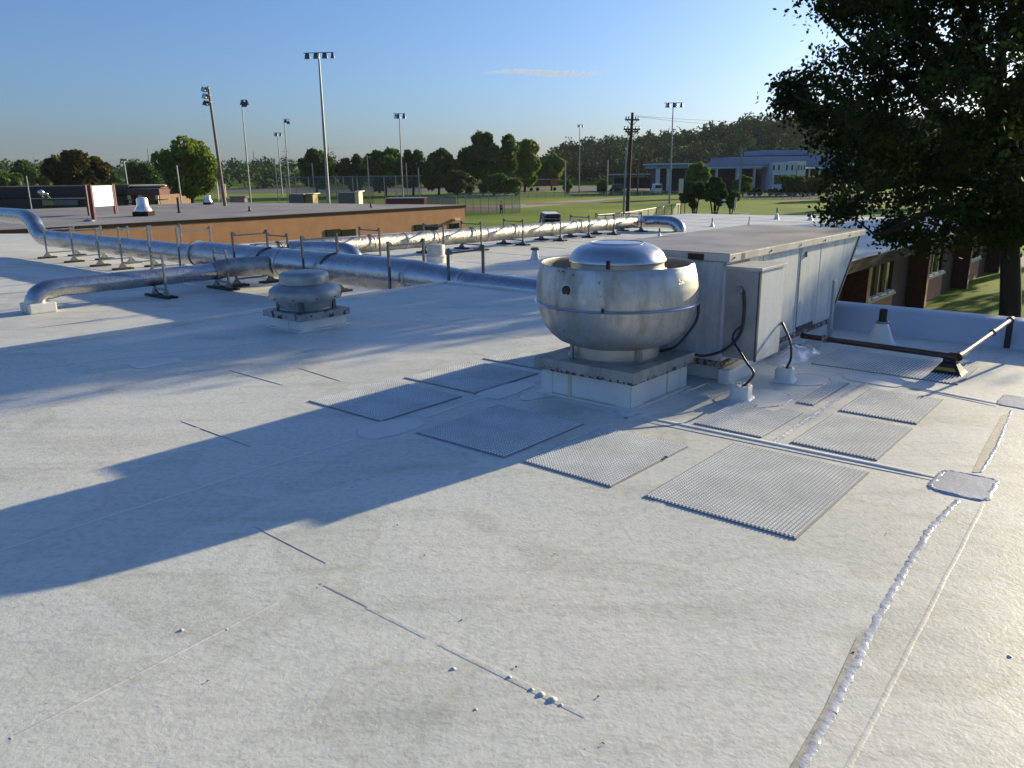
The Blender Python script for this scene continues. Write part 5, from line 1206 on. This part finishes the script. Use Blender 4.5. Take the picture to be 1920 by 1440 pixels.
# ------------------------------------------------------------------ player on the field
def person():
    c = P(940, 402.5, GND); T = thing('person', 'person in red shirt and dark trousers walking on the field', 'person', (c.x, c.y, GND), R(30))
    hgt = 1.55; k = hgt/1.7
    J = {'pel': (0, 0, .92), 'ch': (0, 0, 1.2), 'nk': (0, 0, 1.42), 'hd': (0, -.02, 1.53), 'ht': (0, -.01, 1.66), 'sl': (.17, 0, 1.37), 'sr': (-.17, 0, 1.37), 'el': (.25, -.02, 1.1), 'er': (-.26, .03, 1.1),
         'hl': (.27, -.14, .88), 'hr': (-.28, -.05, .86), 'fl': (.27, -.19, .80), 'fr': (-.28, -.08, .78), 'kl': (.12, -.06, .5), 'kr': (-.11, .05, .5), 'al': (.13, -.02, .09), 'ar': (-.12, .14, .11), 'tl': (.14, -.17, .04), 'tr': (-.12, .0, .04), 'hpl': (.1, 0, .88), 'hpr': (-.1, 0, .88)}
    rad = {'pel': .13, 'ch': .14, 'nk': .06, 'hd': .095, 'ht': .075, 'sl': .06, 'sr': .06, 'el': .042, 'er': .042, 'hl': .03, 'hr': .03, 'fl': .03, 'fr': .03, 'kl': .06, 'kr': .06, 'al': .042, 'ar': .042, 'tl': .035, 'tr': .035, 'hpl': .09, 'hpr': .09}
    def skin(name, edges, root, m, grow=1., parent=T):
        ks = []; [ks.append(n) for e in edges for n in e if n not in ks]
        me = bpy.data.meshes.new(name); me.from_pydata([tuple(x*k for x in J[n]) for n in ks], [(ks.index(a), ks.index(b)) for a, b in edges], [])
        o = bpy.data.objects.new(name, me); COL.objects.link(o); o.parent = parent
        md = o.modifiers.new('skin', 'SKIN'); 
        for i, n in enumerate(ks): me.skin_vertices[0].data[i].radius = (rad[n]*grow*k,)*2; me.skin_vertices[0].data[i].use_root = (n == root)
        sb = o.modifiers.new('sub', 'SUBSURF'); sb.levels = sb.render_levels = 1; me.materials.append(m); return o
    def _mk(name, edges, root, m, grow):
        me_o = skin(name, edges, root, m, grow); return me_o
    arms = [('ch', 'sl'), ('sl', 'el'), ('el', 'hl'), ('hl', 'fl'), ('ch', 'sr'), ('sr', 'er'), ('er', 'hr'), ('hr', 'fr')]
    legs = [('pel', 'hpl'), ('hpl', 'kl'), ('kl', 'al'), ('al', 'tl'), ('pel', 'hpr'), ('hpr', 'kr'), ('kr', 'ar'), ('ar', 'tr')]
    _mk('body', [('pel', 'ch'), ('ch', 'nk'), ('nk', 'hd'), ('hd', 'ht')] + arms + legs, 'pel', M['skin'], 1.)
    _mk('shirt', [('pel', 'ch'), ('ch', 'sl'), ('sl', 'el'), ('ch', 'sr'), ('sr', 'er')], 'pel', M['shirt'], 1.22)
    _mk('trousers', legs[:3] + legs[4:7], 'pel', M['shorts'], 1.25)
    MB().lathe([(.10, 1.55), (.115, 1.6), (.10, 1.68), (.06, 1.73), (.001, 1.745)], 14, (0, 0, 0)).build('hair', M['hair'], T, smooth=60)
# skin layers need skin_vertices data, made by the modifier's own layer
def _ensure():
    pass
_old = bpy.types.Mesh
try:
    person()
except Exception as ex:
    print('person fallback', ex)

# ------------------------------------------------------------------ the big near tree
def big_tree():
    TD = 22.5
    b_ = D(1893, 560, TD); base = Vector((b_.x, b_.y, GND))
    T = thing('shade_tree', 'large dark leafy tree overhanging the roof at right', 'tree', base, 0)
    def rel(px, py, y): return D(px, py, y) - base
    trunk = [Vector((0, 0, 0)), rel(1893, 600, TD), rel(1894, 480, TD), rel(1888, 380, TD), rel(1880, 290, TD), rel(1850, 170, TD), rel(1830, 40, TD - .4), rel(1800, -150, TD - .5)]
    MB().tube(curve(trunk, 5), [.42, .37, .33, .30] + list(np.linspace(.29, .07, 32)), 14).build('trunk', M['trunk'], T, smooth=60)
    limbs = [
     [(1886, 380, 0), (1800, 330, -.3), (1700, 285, -.8), (1600, 230, -1.2), (1500, 185, -1.5)],
     [(1884, 330, 0), (1780, 230, .8), (1690, 150, 1.2), (1600, 90, 1.5), (1535, 20, 1.6)],
     [(1850, 170, 0), (1760, 80, -.6), (1680, -20, -1.2), (1600, -100, -1.6)],
     [(1888, 400, 0), (1820, 390, -1.), (1740, 400, -1.6), (1680, 430, -2.), (1640, 440, -2.3)],
     [(1886, 350, 0), (1760, 340, .8), (1660, 350, .9), (1600, 380, .5), (1565, 410, .2)],
     [(1870, 270, 0), (1910, 180, .4), (1950, 80, .8), (1980, -40, 1.)],
     [(1860, 200, 0), (1880, 90, -1.), (1900, -20, -1.8), (1900, -140, -2.)],
     [(1880, 300, 0), (1930, 260, -.5), (1975, 230, -.9), (2000, 200, -1.)],
     [(1830, 60, 0), (1750, -60, .6), (1680, -180, 1.)],
    ]
    tips = []
    for i, L_ in enumerate(limbs):
        q = curve([rel(a, b, TD + d) for a, b, d in L_], 4); MB().tube(q, list(np.linspace(.15, .02, len(q))), 8).build('limb', M['trunk'], T, smooth=60)
        tips += q[4:]
    r = np.random.default_rng(11)
    poly = [(1500, -6), (1528, 20), (1560, 45), (1572, 80), (1580, 105), (1545, 95), (1512, 100), (1530, 125), (1505, 148), (1468, 148), (1462, 175), (1470, 205), (1500, 225), (1512, 250), (1548, 290), (1560, 325), (1545, 360), (1560, 385), (1548, 412), (1562, 418), (1598, 400), (1625, 395), (1665, 380), (1700, 385), (1690, 405), (1640, 430), (1632, 440), (1650, 452), (1700, 470), (1745, 468), (1760, 440), (1790, 450), (1830, 430), (1850, 400), (1885, 400), (1900, 380), (1980, 340), (2005, 250), (2010, 60), (1990, -200), (1850, -420), (1650, -300), (1520, -120)]
    holes = [(1848, 22, 16), (1775, 48, 12), (1888, 88, 15), (1868, 165, 14), (1700, 118, 9), (1674, 140, 8), (1590, 118, 13), (1770, 190, 14), (1725, 220, 10), (1690, 180, 8), (1562, 180, 11), (1546, 205, 8), (1640, 192, 7), (1810, 185, 9), (1610, 60, 6), (1648, 52, 9), (1584, 55, 10), (1785, 60, 8), (1905, 120, 10), (1730, 400, 14), (1820, 360, 14), (1765, 300, 8), (1840, 290, 8), (1858, 345, 10), (1610, 335, 12), (1700, 250, 6)]
    px_, py_ = np.array([p[0] for p in poly]), np.array([p[1] for p in poly])
    def inside(x, y):
        c = False; j = len(poly) - 1
        for i in range(len(poly)):
            if (py_[i] > y) != (py_[j] > y) and x < (px_[j]-px_[i])*(y-py_[i])/(py_[j]-py_[i]) + px_[i]: c = not c
            j = i
        return c
    cl = []
    tries = 0
    while len(cl) < 860 and tries < 30000:
        tries += 1; x, y = r.uniform(1450, 2015), r.uniform(-420, 475)
        if not inside(x, y): continue
        if any((x-a)**2 + (y-b)**2 < (s*1.35)**2 for a, b, s in holes) and r.random() < .97: continue
        edge = min(1., (x - 1440)/300); dep = r.normal()*1.9*(.5 + .5*edge)
        if y > 395: dep = r.normal()*.7 - 1.2
        if 285 < y < 440 and x < 1760 and r.random() < .35: continue
        p = rel(x, y, TD + dep); cl.append(p)
    for k in range(70): cl.append(rel(r.uniform(1820, 1960), r.uniform(365, 450), TD + r.uniform(-1.6, .5)))
    # low skirt of the crown towards the sun, beyond the right frame edge
    for k in range(150):
        al, of = r.uniform(22.5, 26), r.uniform(2.95, 4.4)
        cl.append(Vector((al*math.cos(R(SUN_AZ)) - of*math.sin(R(SUN_AZ)), al*math.sin(R(SUN_AZ)) + of*math.cos(R(SUN_AZ)), r.uniform(2.9, 4.45))) - base)
    MB().tube([base*0 + Vector((0, 0, 5.2)), Vector((.6, -1.4, 6.6)), Vector((1.6, -3.2, 7.6))], [.16, .1, .03], 8).build('limb', M['trunk'], T, smooth=60)
    n = 0; cen = []
    tw = MB()
    tp = np.array([list(t) for t in tips])
    for p in cl:
        k = r.integers(75, 130); s = r.uniform(.15, .32); q = r.normal(size=(k, 3))*np.array([s, s, s*.7]) ; q[:, 2] -= np.abs(q[:, 0])*.25
        cen.append(q + np.array(p))
        if r.random() < .4:
            j = np.argmin(((tp - np.array(p))**2).sum(1)); 
            if np.linalg.norm(tp[j] - np.array(p)) < 1.7: tw.tube([tips[j], tips[j]*.4 + p*.6 + Vector((0, 0, .12)), p], [.03, .018, .006], 4, cap=False)
    tw.build('twigs', M['trunk'], T, smooth=0, kind='stuff')
    leaf_mesh('crown', np.concatenate(cen), .092, M['leaf_big'], T, 5, kite=1.35)
big_tree()

# ------------------------------------------------------------------ thin streak of high cloud
cm = bpy.data.materials.new('cirrus'); cm.use_nodes = True; n_ = cm.node_tree; n_.nodes.clear()
vo = n_.nodes.new('ShaderNodeVolumePrincipled'); vo.inputs['Color'].default_value = (.92, .97, 1, 1); vo.inputs['Density'].default_value = .009
ou = n_.nodes.new('ShaderNodeOutputMaterial'); n_.links.new(vo.outputs[0], ou.inputs['Volume'])
cc = D(1025, 136, 4000); cc2 = MB(); rr = random.Random(4); nseg = 60; vs = []
for i in range(nseg + 1):
    t = i/nseg; x = (t - .5)*640; e_ = math.sin(math.pi*t)**.7; th = 15*e_*(.55 + .5*rr.random()) + .3; dy = 120*e_ + 1
    zc = 6*math.sin(t*7) + rr.uniform(-1.5, 1.5) - 4*t
    for k in range(10):
        a = 2*math.pi*k/10; vs.append((x, dy*math.cos(a), zc + th*.5*math.sin(a)*(1.3 if math.sin(a) > 0 else .7)))
fs = [(i*10 + k, i*10 + (k+1) % 10, (i+1)*10 + (k+1) % 10, (i+1)*10 + k) for i in range(nseg) for k in range(10)] + [tuple(range(10)), tuple(range(nseg*10, nseg*10 + 10))]
cc2.add(vs, fs); o = cc2.build('cloud', cm, smooth=60); o.location = cc; tag(o, 'thin white streak of cloud above the field', 'cloud', kind='stuff')

# ------------------------------------------------------------------ thin evening haze
hz = bpy.data.materials.new('haze_air'); hz.use_nodes = True; n_ = hz.node_tree; n_.nodes.clear()
vo = n_.nodes.new('ShaderNodeVolumePrincipled'); vo.inputs['Color'].default_value = (.86, .93, 1, 1); vo.inputs['Density'].default_value = .00008; vo.inputs['Anisotropy'].default_value = .0
ou = n_.nodes.new('ShaderNodeOutputMaterial'); n_.links.new(vo.outputs[0], ou.inputs['Volume'])
o = MB().bx(-3200, -300, GND - 1.5, 3200, 2500, 60).build('haze', hz, smooth=0); o['kind'] = 'stuff'
S.cycles.volume_step_rate = 10
